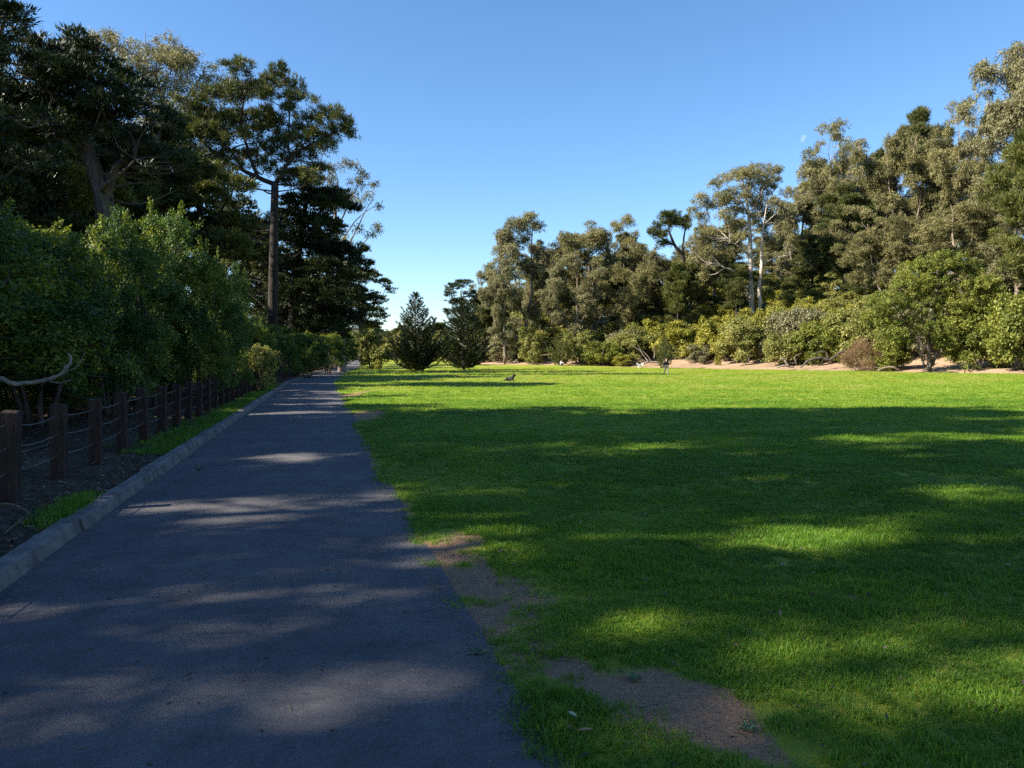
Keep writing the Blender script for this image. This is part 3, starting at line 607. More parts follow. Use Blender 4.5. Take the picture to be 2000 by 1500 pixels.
for row, (off, lift) in enumerate(((13, 0), (20, 12), (28, 24), (40, 40), (56, 70))):
    for px in range(960, 2120, 62):
        q = px + rng.uniform(-18, 18); ty = np.interp(q, [960, 1060, 1250, 1400, 1550, 1700, 1850, 2000], [652, 640, 632, 622, 612, 600, 585, 590]) - lift + rng.uniform(-8, 10)
        place(['mid', 'yel', 'mid2', 'grey', 'mid'][rng.randint(5)], 'thicket_bush', q, ty, eD(q) + off + rng.uniform(-2, 2), rng.uniform(75, 115), 'bush merging into the dense thicket behind the first scrub on the bank', 'bush', 'dense thicket on the bank', kinds=SH, sink=.3)
# big leafy tree at the right end of the lawn
hero('leafy_tree', 61, 92, 1815, [(1815, 700, .28), (1812, 660, .22), (1800, 620, .12)], [[(1820, 715, .22), (1840, 660, .15), (1860, 600, .08)], [(1812, 690, .2), (1780, 640, .12), (1750, 600, .07)], [(1815, 690, .18), (1830, 580, .12), (1830, 520, .06)], [(1805, 715, .15), (1795, 680, .1), (1790, 650, .08)]],
     [(1850, 510, 45, 20), (1815, 525, 45, 22), (1885, 525, 40, 22), (1780, 555, 45, 24), (1840, 560, 50, 26), (1900, 560, 40, 24), (1750, 590, 42, 22), (1730, 620, 36, 18), (1800, 600, 45, 24), (1860, 600, 45, 24), (1915, 600, 35, 24), (1770, 635, 40, 18), (1820, 645, 40, 20), (1870, 640, 40, 22), (1740, 655, 30, 14), (1785, 665, 30, 12), (1900, 640, 35, 22), (1860, 680, 35, 20), (1930, 570, 30, 22), (1720, 590, 30, 16)],
     'leafy', 'bark_g', 'bright', 'big leafy green tree with low spreading crown at the lawn edge', depth=2.2, limb_r=.08, tint0=.5, tint_sd=.2, dens=.6)
# two small cypresses in front of the scrub
place('young_c', 'small_cypress', 1092, 652, 141, 62, 'small dark fan-shaped cypress at the lawn edge', 'tree', rz=.4)
place('young_c', 'small_cypress', 1298, 655, 126, 44, 'small bright fan-shaped cypress behind the walking person', 'tree', rz=2.0)
# two young cypresses on the lawn
place('young_a', 'young_cypress', 812, 570, 103, 128, 'spiky dark young cypress with pointed tip, left of the pair on the lawn', 'tree', rz=0.3)
place('young_b', 'young_cypress', 906, 584, 112, 112, 'broad dark young cypress, right of the pair on the lawn', 'tree', rz=1.1)
# far side of the clearing
rng = np.random.RandomState(5)
for i, (px, ty, D, w, k) in enumerate([(770, 655, 190, 60, 'mid2'), (800, 645, 215, 70, 'mid'), (840, 650, 200, 60, 'mid2'), (870, 655, 190, 60, 'mid'), (735, 650, 215, 70, 'mid2'), (700, 655, 235, 60, 'mid'), (905, 660, 185, 60, 'yel'), (665, 640, 240, 90, 'mid2'), (935, 655, 180, 60, 'grey')]):
    place(k, 'far_bush', px, ty, D, w, 'dim bush in the low treeline closing the far end of the clearing', 'bush', 'low treeline beyond the clearing', kinds=SH)
for px, ty, D in ((640, 600, 330), (720, 625, 330), (790, 628, 350), (860, 622, 340), (930, 615, 330), (1000, 600, 320)):
    place('pine_c', 'far_tree', px, ty, D, 110, 'far tree on the low rise beyond the clearing', 'tree', 'far trees beyond the clearing')

# ------------------------------------------------------------------ left: tall trees
hero('pine_tree', 71, 72, 533, [(533, 700, .55), (533, 600, .46), (535, 480, .42), (537, 355, .33)],
     [[(537, 360, .234), (505, 347, .218), (480, 337, .187), (440, 312, .133), (400, 280, .094), (375, 240, .062), (362, 200, .039)], [(505, 347, .172), (490, 310, .156), (472, 250, .109), (475, 200, .078), (492, 160, .039)],
      [(537, 360, .218), (556, 328, .187), (572, 305, .156), (561, 288, .117), (565, 240, .078), (564, 180, .039)], [(566, 302, .156), (600, 285, .109), (640, 265, .078), (668, 242, .039)], [(562, 315, .094), (600, 316, .062), (655, 330, .031)], [(475, 330, .109), (455, 290, .078), (520, 262, .039, 2)], [(537, 375, .094), (500, 368, .047)], [(440, 312, .078), (405, 320, .055, -2), (350, 300, .031, -3)]],
     [(480, 150, 38, 15), (515, 152, 30, 15), (445, 168, 36, 17), (500, 178, 30, 14), (563, 168, 25, 22), (585, 205, 26, 17), (600, 232, 20, 12), (640, 237, 25, 14), (672, 232, 19, 13), (662, 262, 30, 12), (640, 292, 26, 10), (418, 200, 34, 18), (382, 225, 34, 18), (352, 250, 28, 18), (432, 238, 38, 18), (505, 215, 26, 16), (535, 235, 20, 13), (480, 268, 30, 14), (402, 278, 34, 17), (352, 298, 30, 20), (440, 300, 30, 14), (592, 272, 24, 12), (612, 318, 26, 9), (380, 330, 30, 16), (560, 215, 18, 12), (625, 262, 20, 10), (460, 190, 34, 18), (400, 250, 34, 18), (460, 225, 34, 16), (370, 270, 34, 18), (420, 265, 34, 16), (500, 245, 28, 14), (540, 275, 24, 10), (330, 275, 26, 18), (575, 245, 22, 12), (395, 305, 36, 16), (430, 335, 36, 14), (345, 330, 34, 18), (525, 195, 24, 14), (545, 150, 16, 10), (520, 285, 30, 16, 2.5), (548, 300, 24, 12, 2.5), (500, 315, 30, 13, 2.5), (572, 328, 28, 10, 2.5), (535, 255, 26, 14, 2.5), (470, 295, 30, 14, 2.5), (580, 290, 26, 12, 2.5), (510, 230, 26, 13, 2.5), (455, 350, 32, 12, 2), (600, 345, 26, 9, 2)],
     'pine', 'bark_p', 'pine', 'tall gnarled pine with bare dark trunk and crooked limbs beside the fence', depth=2.2, grow=1.02, growz=1.15, extra=46, limb_r=.11, tint0=.5, dens=.85, dead=[[(533, 380, .09), (505, 370, .05), (490, 368, .03)], [(533, 560, .08), (500, 548, .05), (475, 545, .03)], [(534, 520, .07), (570, 505, .05), (590, 490, .03)], [(533, 450, .06), (500, 452, .04), (470, 448, .03)], [(533, 480, .06), (490, 470, .04, -1), (450, 440, .03, -1)]], sides=12)
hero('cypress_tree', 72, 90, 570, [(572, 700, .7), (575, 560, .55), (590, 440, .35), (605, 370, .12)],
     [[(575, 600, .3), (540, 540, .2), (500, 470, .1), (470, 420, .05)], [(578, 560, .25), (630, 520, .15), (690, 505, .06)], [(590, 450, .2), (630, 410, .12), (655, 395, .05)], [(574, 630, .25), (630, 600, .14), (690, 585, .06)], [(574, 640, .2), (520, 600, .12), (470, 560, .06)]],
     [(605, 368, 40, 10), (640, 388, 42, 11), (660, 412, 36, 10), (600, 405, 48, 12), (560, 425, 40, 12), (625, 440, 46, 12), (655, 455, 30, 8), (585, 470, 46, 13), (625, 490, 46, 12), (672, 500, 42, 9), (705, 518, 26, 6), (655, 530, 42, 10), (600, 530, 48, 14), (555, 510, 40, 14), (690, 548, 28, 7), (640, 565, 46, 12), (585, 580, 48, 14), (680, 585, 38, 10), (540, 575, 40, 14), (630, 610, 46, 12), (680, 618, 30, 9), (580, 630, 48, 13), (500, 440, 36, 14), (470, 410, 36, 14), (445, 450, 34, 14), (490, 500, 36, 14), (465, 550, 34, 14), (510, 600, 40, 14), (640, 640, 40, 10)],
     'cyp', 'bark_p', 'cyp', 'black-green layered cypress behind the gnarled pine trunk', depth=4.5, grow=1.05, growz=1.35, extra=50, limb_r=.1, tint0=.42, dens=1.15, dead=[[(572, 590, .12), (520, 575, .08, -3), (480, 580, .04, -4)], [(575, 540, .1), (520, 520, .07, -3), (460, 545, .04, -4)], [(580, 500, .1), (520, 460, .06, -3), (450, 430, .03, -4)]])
hero('eucalyptus_tree', 73, 97, 668, [(668, 700, .5), (664, 600, .4), (660, 500, .3), (655, 420, .18), (660, 350, .08)],
     [[(661, 520, .16), (690, 460, .1), (715, 410, .05), (730, 385, .03)], [(662, 560, .12), (700, 490, .08), (728, 455, .04)], [(657, 450, .12), (690, 380, .07), (712, 345, .04)], [(660, 480, .1), (700, 425, .06), (735, 400, .03)]],
     [(655, 335, 22, 9), (685, 325, 20, 8), (708, 338, 16, 8), (725, 355, 12, 8), (700, 360, 18, 9), (728, 388, 11, 8), (738, 402, 9, 7), (705, 395, 14, 7), (732, 440, 10, 9), (722, 462, 12, 8), (700, 445, 12, 7), (670, 375, 22, 10), (680, 470, 14, 7), (650, 400, 24, 10), (640, 350, 20, 10), (738, 448, 8, 6)],
     'eucnear', 'bark_e', 'euc', 'wispy eucalyptus with drooping outer sprays right of the dark cypress', depth=1.6, limb_r=.06, tint0=.4, dens=.7, twigs=10)
hero('cypress_tree', 74, 140, 705, [(705, 700, .4), (704, 620, .3), (700, 550, .1)], [[(704, 640, .15), (735, 600, .08), (755, 560, .04)], [(704, 640, .15), (670, 590, .08), (650, 560, .05)]],
     [(690, 542, 26, 8), (718, 540, 22, 8), (748, 553, 14, 6), (762, 566, 8, 6), (675, 565, 30, 9), (728, 585, 24, 7), (700, 575, 26, 9), (690, 605, 32, 9), (735, 612, 22, 7), (655, 590, 28, 10), (648, 555, 26, 10), (660, 625, 30, 9), (712, 635, 28, 7), (635, 600, 26, 11)],
     'cyp', 'bark_g', 'cyp', 'farthest dark tree on the left, above the bend of the path', depth=3, grow=1.1, growz=1.3, extra=25, limb_r=.09, tint0=.55)
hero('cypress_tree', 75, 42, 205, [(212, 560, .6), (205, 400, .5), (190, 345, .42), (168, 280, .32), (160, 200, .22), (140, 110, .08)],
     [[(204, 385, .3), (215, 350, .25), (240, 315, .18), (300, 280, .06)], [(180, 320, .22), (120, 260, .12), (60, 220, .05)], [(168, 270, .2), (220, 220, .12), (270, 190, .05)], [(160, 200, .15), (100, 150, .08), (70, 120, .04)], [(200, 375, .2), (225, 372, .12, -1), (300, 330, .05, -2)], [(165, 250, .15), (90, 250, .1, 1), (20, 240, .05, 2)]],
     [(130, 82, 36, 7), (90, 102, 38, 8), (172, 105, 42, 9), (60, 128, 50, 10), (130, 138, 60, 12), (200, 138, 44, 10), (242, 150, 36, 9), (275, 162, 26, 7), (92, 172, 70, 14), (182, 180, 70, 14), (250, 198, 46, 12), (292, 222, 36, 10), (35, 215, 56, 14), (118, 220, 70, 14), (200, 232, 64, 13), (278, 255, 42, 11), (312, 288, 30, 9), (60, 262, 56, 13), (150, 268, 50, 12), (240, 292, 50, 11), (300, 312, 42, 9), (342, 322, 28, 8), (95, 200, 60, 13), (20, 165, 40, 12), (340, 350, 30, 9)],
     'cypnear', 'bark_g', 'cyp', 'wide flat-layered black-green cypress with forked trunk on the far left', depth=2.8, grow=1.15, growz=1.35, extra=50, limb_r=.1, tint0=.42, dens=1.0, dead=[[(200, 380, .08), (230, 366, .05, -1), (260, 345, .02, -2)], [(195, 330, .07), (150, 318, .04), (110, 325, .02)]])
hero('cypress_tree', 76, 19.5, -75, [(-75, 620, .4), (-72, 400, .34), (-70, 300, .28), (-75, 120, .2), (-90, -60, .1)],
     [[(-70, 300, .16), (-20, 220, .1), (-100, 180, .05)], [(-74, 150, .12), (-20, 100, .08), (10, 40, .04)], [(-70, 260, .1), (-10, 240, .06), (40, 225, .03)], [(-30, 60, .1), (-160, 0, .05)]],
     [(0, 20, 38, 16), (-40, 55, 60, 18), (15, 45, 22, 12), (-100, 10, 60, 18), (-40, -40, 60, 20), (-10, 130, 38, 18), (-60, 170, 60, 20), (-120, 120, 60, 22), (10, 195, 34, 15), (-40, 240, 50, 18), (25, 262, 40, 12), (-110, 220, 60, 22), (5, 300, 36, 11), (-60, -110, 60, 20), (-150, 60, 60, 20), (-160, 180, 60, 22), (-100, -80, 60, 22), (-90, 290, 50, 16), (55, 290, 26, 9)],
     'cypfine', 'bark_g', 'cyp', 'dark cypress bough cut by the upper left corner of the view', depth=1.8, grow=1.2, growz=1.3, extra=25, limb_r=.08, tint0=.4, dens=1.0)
hero('eucalyptus_tree', 77, 84, 320, [(320, 700, .6), (318, 500, .45), (325, 300, .3), (320, 180, .12)], [[(322, 320, .2), (280, 200, .1), (235, 100, .04)], [(322, 300, .2), (360, 200, .1), (400, 140, .04)], [(321, 220, .15), (300, 140, .06)], [(280, 180, .06), (284, 90, .03), (283, 55, .015)]],
     [(232, 86, 26, 13), (215, 100, 18, 12), (290, 88, 30, 14), (265, 110, 36, 17), (320, 95, 34, 15), (352, 112, 34, 16), (375, 138, 28, 16), (330, 140, 40, 20), (402, 126, 18, 9), (420, 142, 14, 9), (282, 155, 44, 22), (350, 180, 40, 22), (395, 170, 26, 16), (300, 205, 44, 24), (360, 235, 40, 24), (405, 215, 26, 20), (320, 265, 44, 24), (283, 58, 7, 4), (370, 290, 40, 22), (300, 320, 40, 22), (420, 260, 26, 20)],
     'eucnear', 'bark_e', 'eucgrey', 'sunlit grey eucalyptus rising behind the flat-layered cypress', depth=3, grow=1.0, growz=1.1, extra=25, limb_r=.08, tint0=.6, dens=.8)
hero('cypress_tree', 78, 62, 385, [(385, 640, .5), (388, 480, .4), (392, 380, .2), (395, 330, .1)], [[(388, 500, .2), (330, 420, .1), (300, 380, .05)], [(389, 470, .2), (440, 400, .1), (460, 360, .05)]],
     [(395, 335, 36, 10), (345, 350, 36, 11), (435, 350, 36, 11), (300, 385, 40, 13), (365, 385, 44, 13), (420, 390, 42, 13), (330, 425, 46, 14), (395, 430, 46, 14), (450, 430, 36, 13), (290, 440, 40, 15), (360, 475, 46, 15), (430, 475, 44, 15), (270, 360, 36, 12), (470, 490, 30, 14), (250, 410, 40, 15)],
     'cyp', 'bark_p', 'pine', 'brown-green cypress filling the gap between flat-layered cypress and gnarled pine', depth=3.5, grow=1.15, growz=1.3, extra=35, limb_r=.1, tint0=.5, dens=1.1, dead=[[(390, 450, .08), (430, 440, .05, -2), (470, 450, .02, -3)], [(390, 420, .08), (440, 400, .05, -2), (480, 395, .02, -3)]])

# trees left of and behind the camera: the row goes on, and shades path and lawn
proto_pine('cyp_tall', 14, h=22., R=5.4, lm='cyp', lo=.22, nb=20, spec='cyp', flat=.5)
proto_pine('road_cypress', 15, h=22., R=5.4, lm='cyp', lo=.22, nb=17, spec='cyp', flat=.5, dens=.5); proto_pine('road_pine', 16, lm='pine', lo=.25, nb=17, dens=.55)
for i, (x, y, h, w, rz) in enumerate([(-17.62, -5.32, 19.33, 10.09, 2.62), (-15.75, -3.44, 14.14, 6.92, 4.9), (-16.11, 2.16, 20.1, 6.01, 3.56), (-21.01, 9.3, 29.97, 7.53, -0.96), (-14.43, 14.33, 23.15, 11.07, -0.48), (-19.45, 13.47, 28.25, 10.13, 4.78), (-23.5, -2.98, 27.13, 7.22, 2.93), (-27.5, 10.75, 28.19, 11.35, 0.91), (-25.64, 8.86, 29.62, 7.58, -4.17), (-25.8, -3.62, 20.43, 7.22, 2.2), (-24.68, 4.62, 27.89, 10.19, 1.87), (-19.14, 3.18, 20.06, 8.11, -2.43), (-16.41, -3.99, 14.74, 9.23, 3.43), (-29.05, 2.96, 26.84, 8.8, -0.08), (-14, -18, 20, 10, 1.0), (-24, -14, 26, 12, 2.0)]):
    k = 'road_cypress' if i % 2 == 0 else 'road_pine'
    o = place(k, 'roadside_tree', 0, 0, y, 1, 'tall dark tree of the roadside row beyond the left edge of the view', 'tree', 'row of trees past the left edge', X=x, h=h, rz=rz)
    o.scale = (w / PROTO[k][3], w / PROTO[k][3], o.scale[2])
for i, (px, ty, D) in enumerate([(20, 150, 48), (110, 130, 56), (215, 170, 60), (-60, 60, 40), (300, 260, 66), (560, 470, 118), (610, 520, 130)]):
    place('cyp_tall', 'cypress_tree', px, ty, D, 11 * F / D, 'black-green cypress standing in the second row behind the left front trees', 'tree', 'second row of cypresses on the left')
for i, (px, D, h) in enumerate([(120, 52, 20), (250, 62, 22), (60, 64, 24), (440, 100, 24), (180, 75, 26), (-40, 50, 24), (520, 120, 24), (600, 150, 22)]):
    place('pine_c', 'wood_tree', px, 0, D, 10 * F / D, 'dark tree in the depth of the wood behind the left fence', 'tree', 'deep wood trees behind the fence', h=h)

# ------------------------------------------------------------------ left: shrubs behind the fence
LS = [  # key, px, top y, D, width px, label
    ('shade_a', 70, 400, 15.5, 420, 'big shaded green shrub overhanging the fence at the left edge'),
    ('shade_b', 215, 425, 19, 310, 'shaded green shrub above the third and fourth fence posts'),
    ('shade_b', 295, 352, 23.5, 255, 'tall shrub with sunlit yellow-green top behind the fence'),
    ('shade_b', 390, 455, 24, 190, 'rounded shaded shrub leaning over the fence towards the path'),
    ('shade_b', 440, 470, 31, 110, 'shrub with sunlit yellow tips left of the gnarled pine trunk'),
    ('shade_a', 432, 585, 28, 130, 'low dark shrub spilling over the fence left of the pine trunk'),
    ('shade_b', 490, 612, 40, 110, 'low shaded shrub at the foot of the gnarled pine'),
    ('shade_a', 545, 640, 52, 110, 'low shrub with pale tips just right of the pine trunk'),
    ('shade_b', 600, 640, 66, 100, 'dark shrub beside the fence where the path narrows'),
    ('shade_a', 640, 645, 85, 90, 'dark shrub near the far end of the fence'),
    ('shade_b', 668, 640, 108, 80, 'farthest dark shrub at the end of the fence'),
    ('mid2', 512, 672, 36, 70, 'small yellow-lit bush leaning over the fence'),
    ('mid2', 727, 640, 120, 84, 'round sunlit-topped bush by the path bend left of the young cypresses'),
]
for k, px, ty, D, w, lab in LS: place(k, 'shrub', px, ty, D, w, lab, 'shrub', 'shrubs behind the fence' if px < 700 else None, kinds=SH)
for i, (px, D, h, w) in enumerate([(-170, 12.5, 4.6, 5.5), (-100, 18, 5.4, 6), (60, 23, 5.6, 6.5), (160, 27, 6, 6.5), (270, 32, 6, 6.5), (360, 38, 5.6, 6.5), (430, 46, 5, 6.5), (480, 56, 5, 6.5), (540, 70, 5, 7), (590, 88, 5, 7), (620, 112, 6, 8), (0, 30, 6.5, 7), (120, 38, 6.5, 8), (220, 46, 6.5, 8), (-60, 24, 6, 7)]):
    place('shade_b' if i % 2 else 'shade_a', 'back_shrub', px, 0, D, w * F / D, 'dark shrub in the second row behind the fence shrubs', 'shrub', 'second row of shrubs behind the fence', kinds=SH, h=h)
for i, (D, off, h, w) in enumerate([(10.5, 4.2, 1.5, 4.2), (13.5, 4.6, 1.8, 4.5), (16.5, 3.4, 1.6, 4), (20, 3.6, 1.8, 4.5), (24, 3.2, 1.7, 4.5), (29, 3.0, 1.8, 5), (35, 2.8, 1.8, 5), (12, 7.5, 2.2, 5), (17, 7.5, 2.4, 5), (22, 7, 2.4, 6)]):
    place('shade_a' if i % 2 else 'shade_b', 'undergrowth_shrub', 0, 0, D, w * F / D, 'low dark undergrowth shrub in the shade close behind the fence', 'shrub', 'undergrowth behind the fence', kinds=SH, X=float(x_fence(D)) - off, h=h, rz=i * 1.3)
place('yel', 'sapling', 738, 702, 113, 16, 'thin little sapling on the grass between round bush and young cypress', 'sapling', kinds=SH)

# ------------------------------------------------------------------ fence: square posts and three sagging cables
M['post'] = noise_mat('post_timber', [(.3, (.010, .005, .004)), (.5, (.025, .013, .009)), (.75, (.050, .028, .020))], (6, 6, .8), 3, bump=.7, bdist=.012, rough=.8)
M['cable'] = plain('steel_cable', (.11, .11, .11), .5, .3)
fence = empty('fence', (x_fence(8.), 8, H(x_fence(8.), 8)), 'low fence of dark square timber posts and sagging steel cables along the path', 'fence')
fb = np.array(fence.location)
pm = []
for s_ in range(4):
    r_ = np.random.RandomState(s_); mb = MB(); box(mb, -.076, .076, -.076, .076, -.25, .93, .012); v = mb.v[0]; v[8:, 2] += r_.randn(4) * .006; pm.append(mb.mesh('post', M['post']))
posts = []; d = 7.8 - 1.5 * 4; rp = np.random.RandomState(4)
while d < 124:
    x = float(x_fence(d)); z = float(H(x, d)); o = obj('post', pm[len(posts) % 4], fence, Vector((x, d, z)) - fence.location)
    o.rotation_euler = (rp.randn() * .022, rp.randn() * .022, .22 + rp.randn() * .07); dz = rp.randn() * .015; o.location.z += dz
    posts.append((x, d, z + dz)); d += 1.5
for hz in (.80, .56, .31):
    mb = MB(); pts = []
    for a, b in zip(posts[:-1], posts[1:]):
        a = np.array(a); b = np.array(b); sag = abs(rp.randn()) * .02 + .022
        for t in np.linspace(0, 1, 6)[:-1]: pts.append(a * (1 - t) + b * t + np.array([0, 0, hz - sag * 4 * t * (1 - t)]))
    tube(mb, np.array(pts) - fb, .0055, 5); obj('cable', mb.mesh('cable', M['cable'], True), fence)

# ------------------------------------------------------------------ dead wood
def wood_thing(name, D, lines, label, cat, mat='deadwood', rs=1.0, seed=0):
    """branches given as pixel polylines at distance D (px, py, radius m, depth offset)"""
    rng = np.random.RandomState(seed); mb = MB(); q0 = P(lines[0][0][0], lines[0][0][1], D)
    for ln in lines:
        n = 4 * len(ln); q = curve([P(a[0], a[1], D + (a[3] if len(a) > 3 else 0)) - q0 for a in ln], n)
        rr = np.interp(np.linspace(0, 1, n), np.linspace(0, 1, len(ln)), [a[2] * rs for a in ln]); q[1:-1] += rng.randn(n - 2, 3) * rr[1:-1, None] * .18
        tube(mb, q, rr * (1 + .12 * rng.randn(n)), 7)
    return tag(obj(name, mb.mesh(name, M[mat], True), None, q0), label, cat)
wood_thing('dead_branch', 12., [[(-210, 830, .05), (-90, 775, .045), (-10, 740, .036), (25, 749, .036), (60, 747, .034), (90, 742, .034), (115, 733, .032), (130, 718, .03), (138, 706, .026), (134, 690, .010)], [(30, 749, .02), (-20, 735, .014), (-60, 700, .008)], [(90, 742, .014), (112, 748, .009), (140, 742, .004)], [(120, 730, .012), (150, 716, .008), (165, 690, .004)]], 'pale bent dead branch lying in the dark under the left shrubs', 'branch')
d_ = eD(1265) + .8
wood_thing('bleached_branch', d_, [[(1252, 711, .2), (1270, 707, .22), (1292, 709, .16)], [(1268, 708, .16), (1258, 695, .13), (1250, 685, .1), (1236, 676, .05)], [(1256, 694, .1), (1252, 684, .07), (1246, 674, .04)], [(1272, 706, .12), (1264, 694, .09), (1256, 686, .05)], [(1262, 707, .1), (1254, 702, .07), (1246, 700, .04)], [(1278, 700, .1, 1.5), (1278, 688, .07, 1.5), (1275, 677, .04, 1.5)]], 'bleached white fallen branch sticking up at the foot of the bank', 'branch', rs=.9, seed=3)
d_ = eD(1600) + .6
wood_thing('fallen_branches', d_, [[(1564, 717, .12), (1582, 703, .17), (1604, 699, .2), (1620, 703, .2), (1642, 688, .17), (1660, 682, .1, 1)], [(1618, 702, .14), (1614, 690, .12), (1606, 686, .1), (1590, 692, .05)], [(1600, 700, .1), (1590, 706, .08), (1578, 714, .05)]], 'long twisted grey fallen limb left of the brown dry bush', 'branch', 'bark_g', seed=4)
wood_thing('broken_log', eD(1540) + .4, [[(1540, 716, .2), (1532, 703, .16), (1524, 700, .12)], [(1518, 717, .12), (1534, 714, .16), (1550, 717, .12)]], 'short broken log tilted up left of the twisted fallen limb', 'log', 'deadwood', seed=5)
wood_thing('broken_log', eD(1560) + .8, [[(1556, 713, .14), (1553, 697, .12), (1567, 690, .06)]], 'bare broken stub between tilted log and twisted fallen limb', 'log', 'bark_g', seed=6)
wood_thing('fallen_log', eD(1735) - 1.2, [[(1714, 723, .07), (1736, 717, .14), (1758, 723, .12)], [(1730, 719, .08), (1720, 719, .05), (1708, 717, .03)]], 'pale split log at the foot of the brown dry bush', 'log', seed=7)
wood_thing('fallen_log', eD(1860) - 1.0, [[(1826, 728, .12), (1850, 727, .12), (1886, 729, .10)]], 'low log lying along the lawn edge under the big leafy tree', 'log', 'bark_g', seed=8)
wood_thing('fallen_log', eD(1007) + 1.2, [[(1002, 707, .14), (1012, 706, .12)]], 'short pale log on the dirt at the left end of the bank', 'log', seed=9)
def on_ground(px, py, zoff=0.0):
    D = 5.0
    for _ in range(60):
        q = P(px, py, 1.0); sl = (EYE - q[2]); X = q[0] * D; D = (EYE - float(H(X, D)) - zoff) / sl
    return np.array([q[0] * D, D, float(H(q[0] * D, D)) + zoff])
M['stick'] = noise_mat('fallen_stick', [(.3, (.06, .045, .035)), (.7, (.17, .14, .11))], (3, 3, 3), 6, bump=.4)
for a, b, lab, r_ in (((25, 890), (118, 862), 'crooked stick on the litter between the first and second fence posts', .014), ((0, 985), (60, 1005), 'pale forked stick at the foot of the nearest fence post', .01), ((180, 905), (215, 893), 'thin bent twig beside the third fence post', .007), ((10, 1040), (45, 1010), 'short stick near the kerb at the left edge', .009)):
    p0, p1 = on_ground(*a, .02), on_ground(*b, .02); mid = (p0 + p1) / 2 + np.array([.03, .02, .02]); mb = MB(); q = curve([p0, p0 * .6 + mid * .4 + [0, .03, .01], mid, p1], 9) - p0
    tube(mb, q, np.linspace(r_, r_ * .5, 9), 6); tube(mb, curve([q[5], q[5] + (q[8] - q[5]) * .5 + [.03, -.04, .02], q[5] + (q[8] - q[5]) * .9 + [.07, -.09, .03]], 5), np.linspace(r_ * .6, r_ * .2, 5), 5)
    tag(obj('stick', mb.mesh('stick', M['stick'], True), None, p0), lab, 'stick', 'fallen sticks by the fence')

# ------------------------------------------------------------------ loose litter
M['litterleaf'] = leaf_mat('dead_leaf', [(.03, .020, .013), (.09, .06, .038), (.22, .17, .12)], .1)
def scatter(name, rng, X, D, zf, L, W, label, mat, flat=.35, mode='leaf'):
    n = len(X); p = np.stack([X, D, zf(X, D) + .006], -1); an = rng.uniform(0, 6.283, n)
    d = nrm(np.stack([np.cos(an), np.sin(an), rng.randn(n) * flat * .5], -1)); up = nrm(np.stack([rng.randn(n) * flat, rng.randn(n) * flat, np.ones(n)], -1)); w = nrm(np.cross(d, up))
    Ls = (L * rng.uniform(.5, 1.5, n))[:, None]; Ws = (W * rng.uniform(.6, 1.4, n))[:, None]; p[:, 2] += np.abs(d[:, 2]) * Ls[:, 0] * .3
    mb = MB(); v = np.stack([p - d * Ls / 2, p + w * Ws / 2 + up * .004, p + d * Ls / 2, p - w * Ws / 2 + up * .004], 1); mb.add(v.reshape(-1, 3), np.arange(n * 4).reshape(-1, 4), None, np.repeat(rng.rand(n) ** 1.3, 4))
    o = obj(name, mb.mesh(name, mat)); return tag(o, label, 'litter', kind='stuff')
rng = np.random.RandomState(91)
n = 16000; D_ = 4 + 34 * rng.rand(n) ** 1.7; X_ = x_left(D_) - .18 - 6 * rng.rand(n) ** 1.4
scatter('leaf_litter', rng, X_, D_, H, .07, .022, 'brown fallen leaves and twigs covering the verge under the fence', M['litterleaf'], .5)
n = 2600; D_ = 2.2 + 22 * rng.rand(n) ** 1.5; e = rng.rand(n); gut = rng.rand(n) < .45
X_ = np.where(gut, x_left(D_) + .05 + np.abs(rng.randn(n)) * .07, np.where(rng.rand(n) < .55, x_right(D_) + .02 - np.abs(rng.randn(n)) * .12, x_left(D_) + 3 * e))
scatter('path_litter', rng, X_, D_, lambda X, D: H(np.maximum(X, x_left(D) + .01), D) + .014, .05, .0055, 'fallen pine needles and bits scattered on the path', M['litterleaf'], .15)
n = 170; D_ = 2.4 + 14 * rng.rand(n) ** 1.4; X_ = x_left(D_) + .1 + 2.85 * rng.rand(n)
scatter('bark_bits', rng, X_, D_, lambda X, D: H(np.maximum(X, x_left(D) + .01), D) + .012, .035, .014, 'small dark leaves and bark bits dropped on the path', M['litterleaf'], .3)
n = 2600; D_ = 2.3 + 9 * rng.rand(n) ** 1.3; X_ = x_right(D_) + 2.2 * rng.rand(n) ** 1.5; kp = soil(X_, D_) > .25; X_, D_ = X_[kp], D_[kp]
scatter('straw_litter', rng, X_, D_, lambda X, D: lawn_z(X, D) + .006, .075, .004, 'dry straw and needles on the bare soil patches', M['litterleaf'], .2)

n = 520; D_ = 2.4 + 20 * rng.rand(n) ** 1.4; X_ = x_right(D_) + .1 + (.9 * D_) * rng.rand(n)
scatter('lawn_litter', rng, X_, D_, lambda X, D: lawn_z(X, D) + .03, .05, .018, 'scattered dry fallen leaves on the lawn', M['litterleaf'], .6)
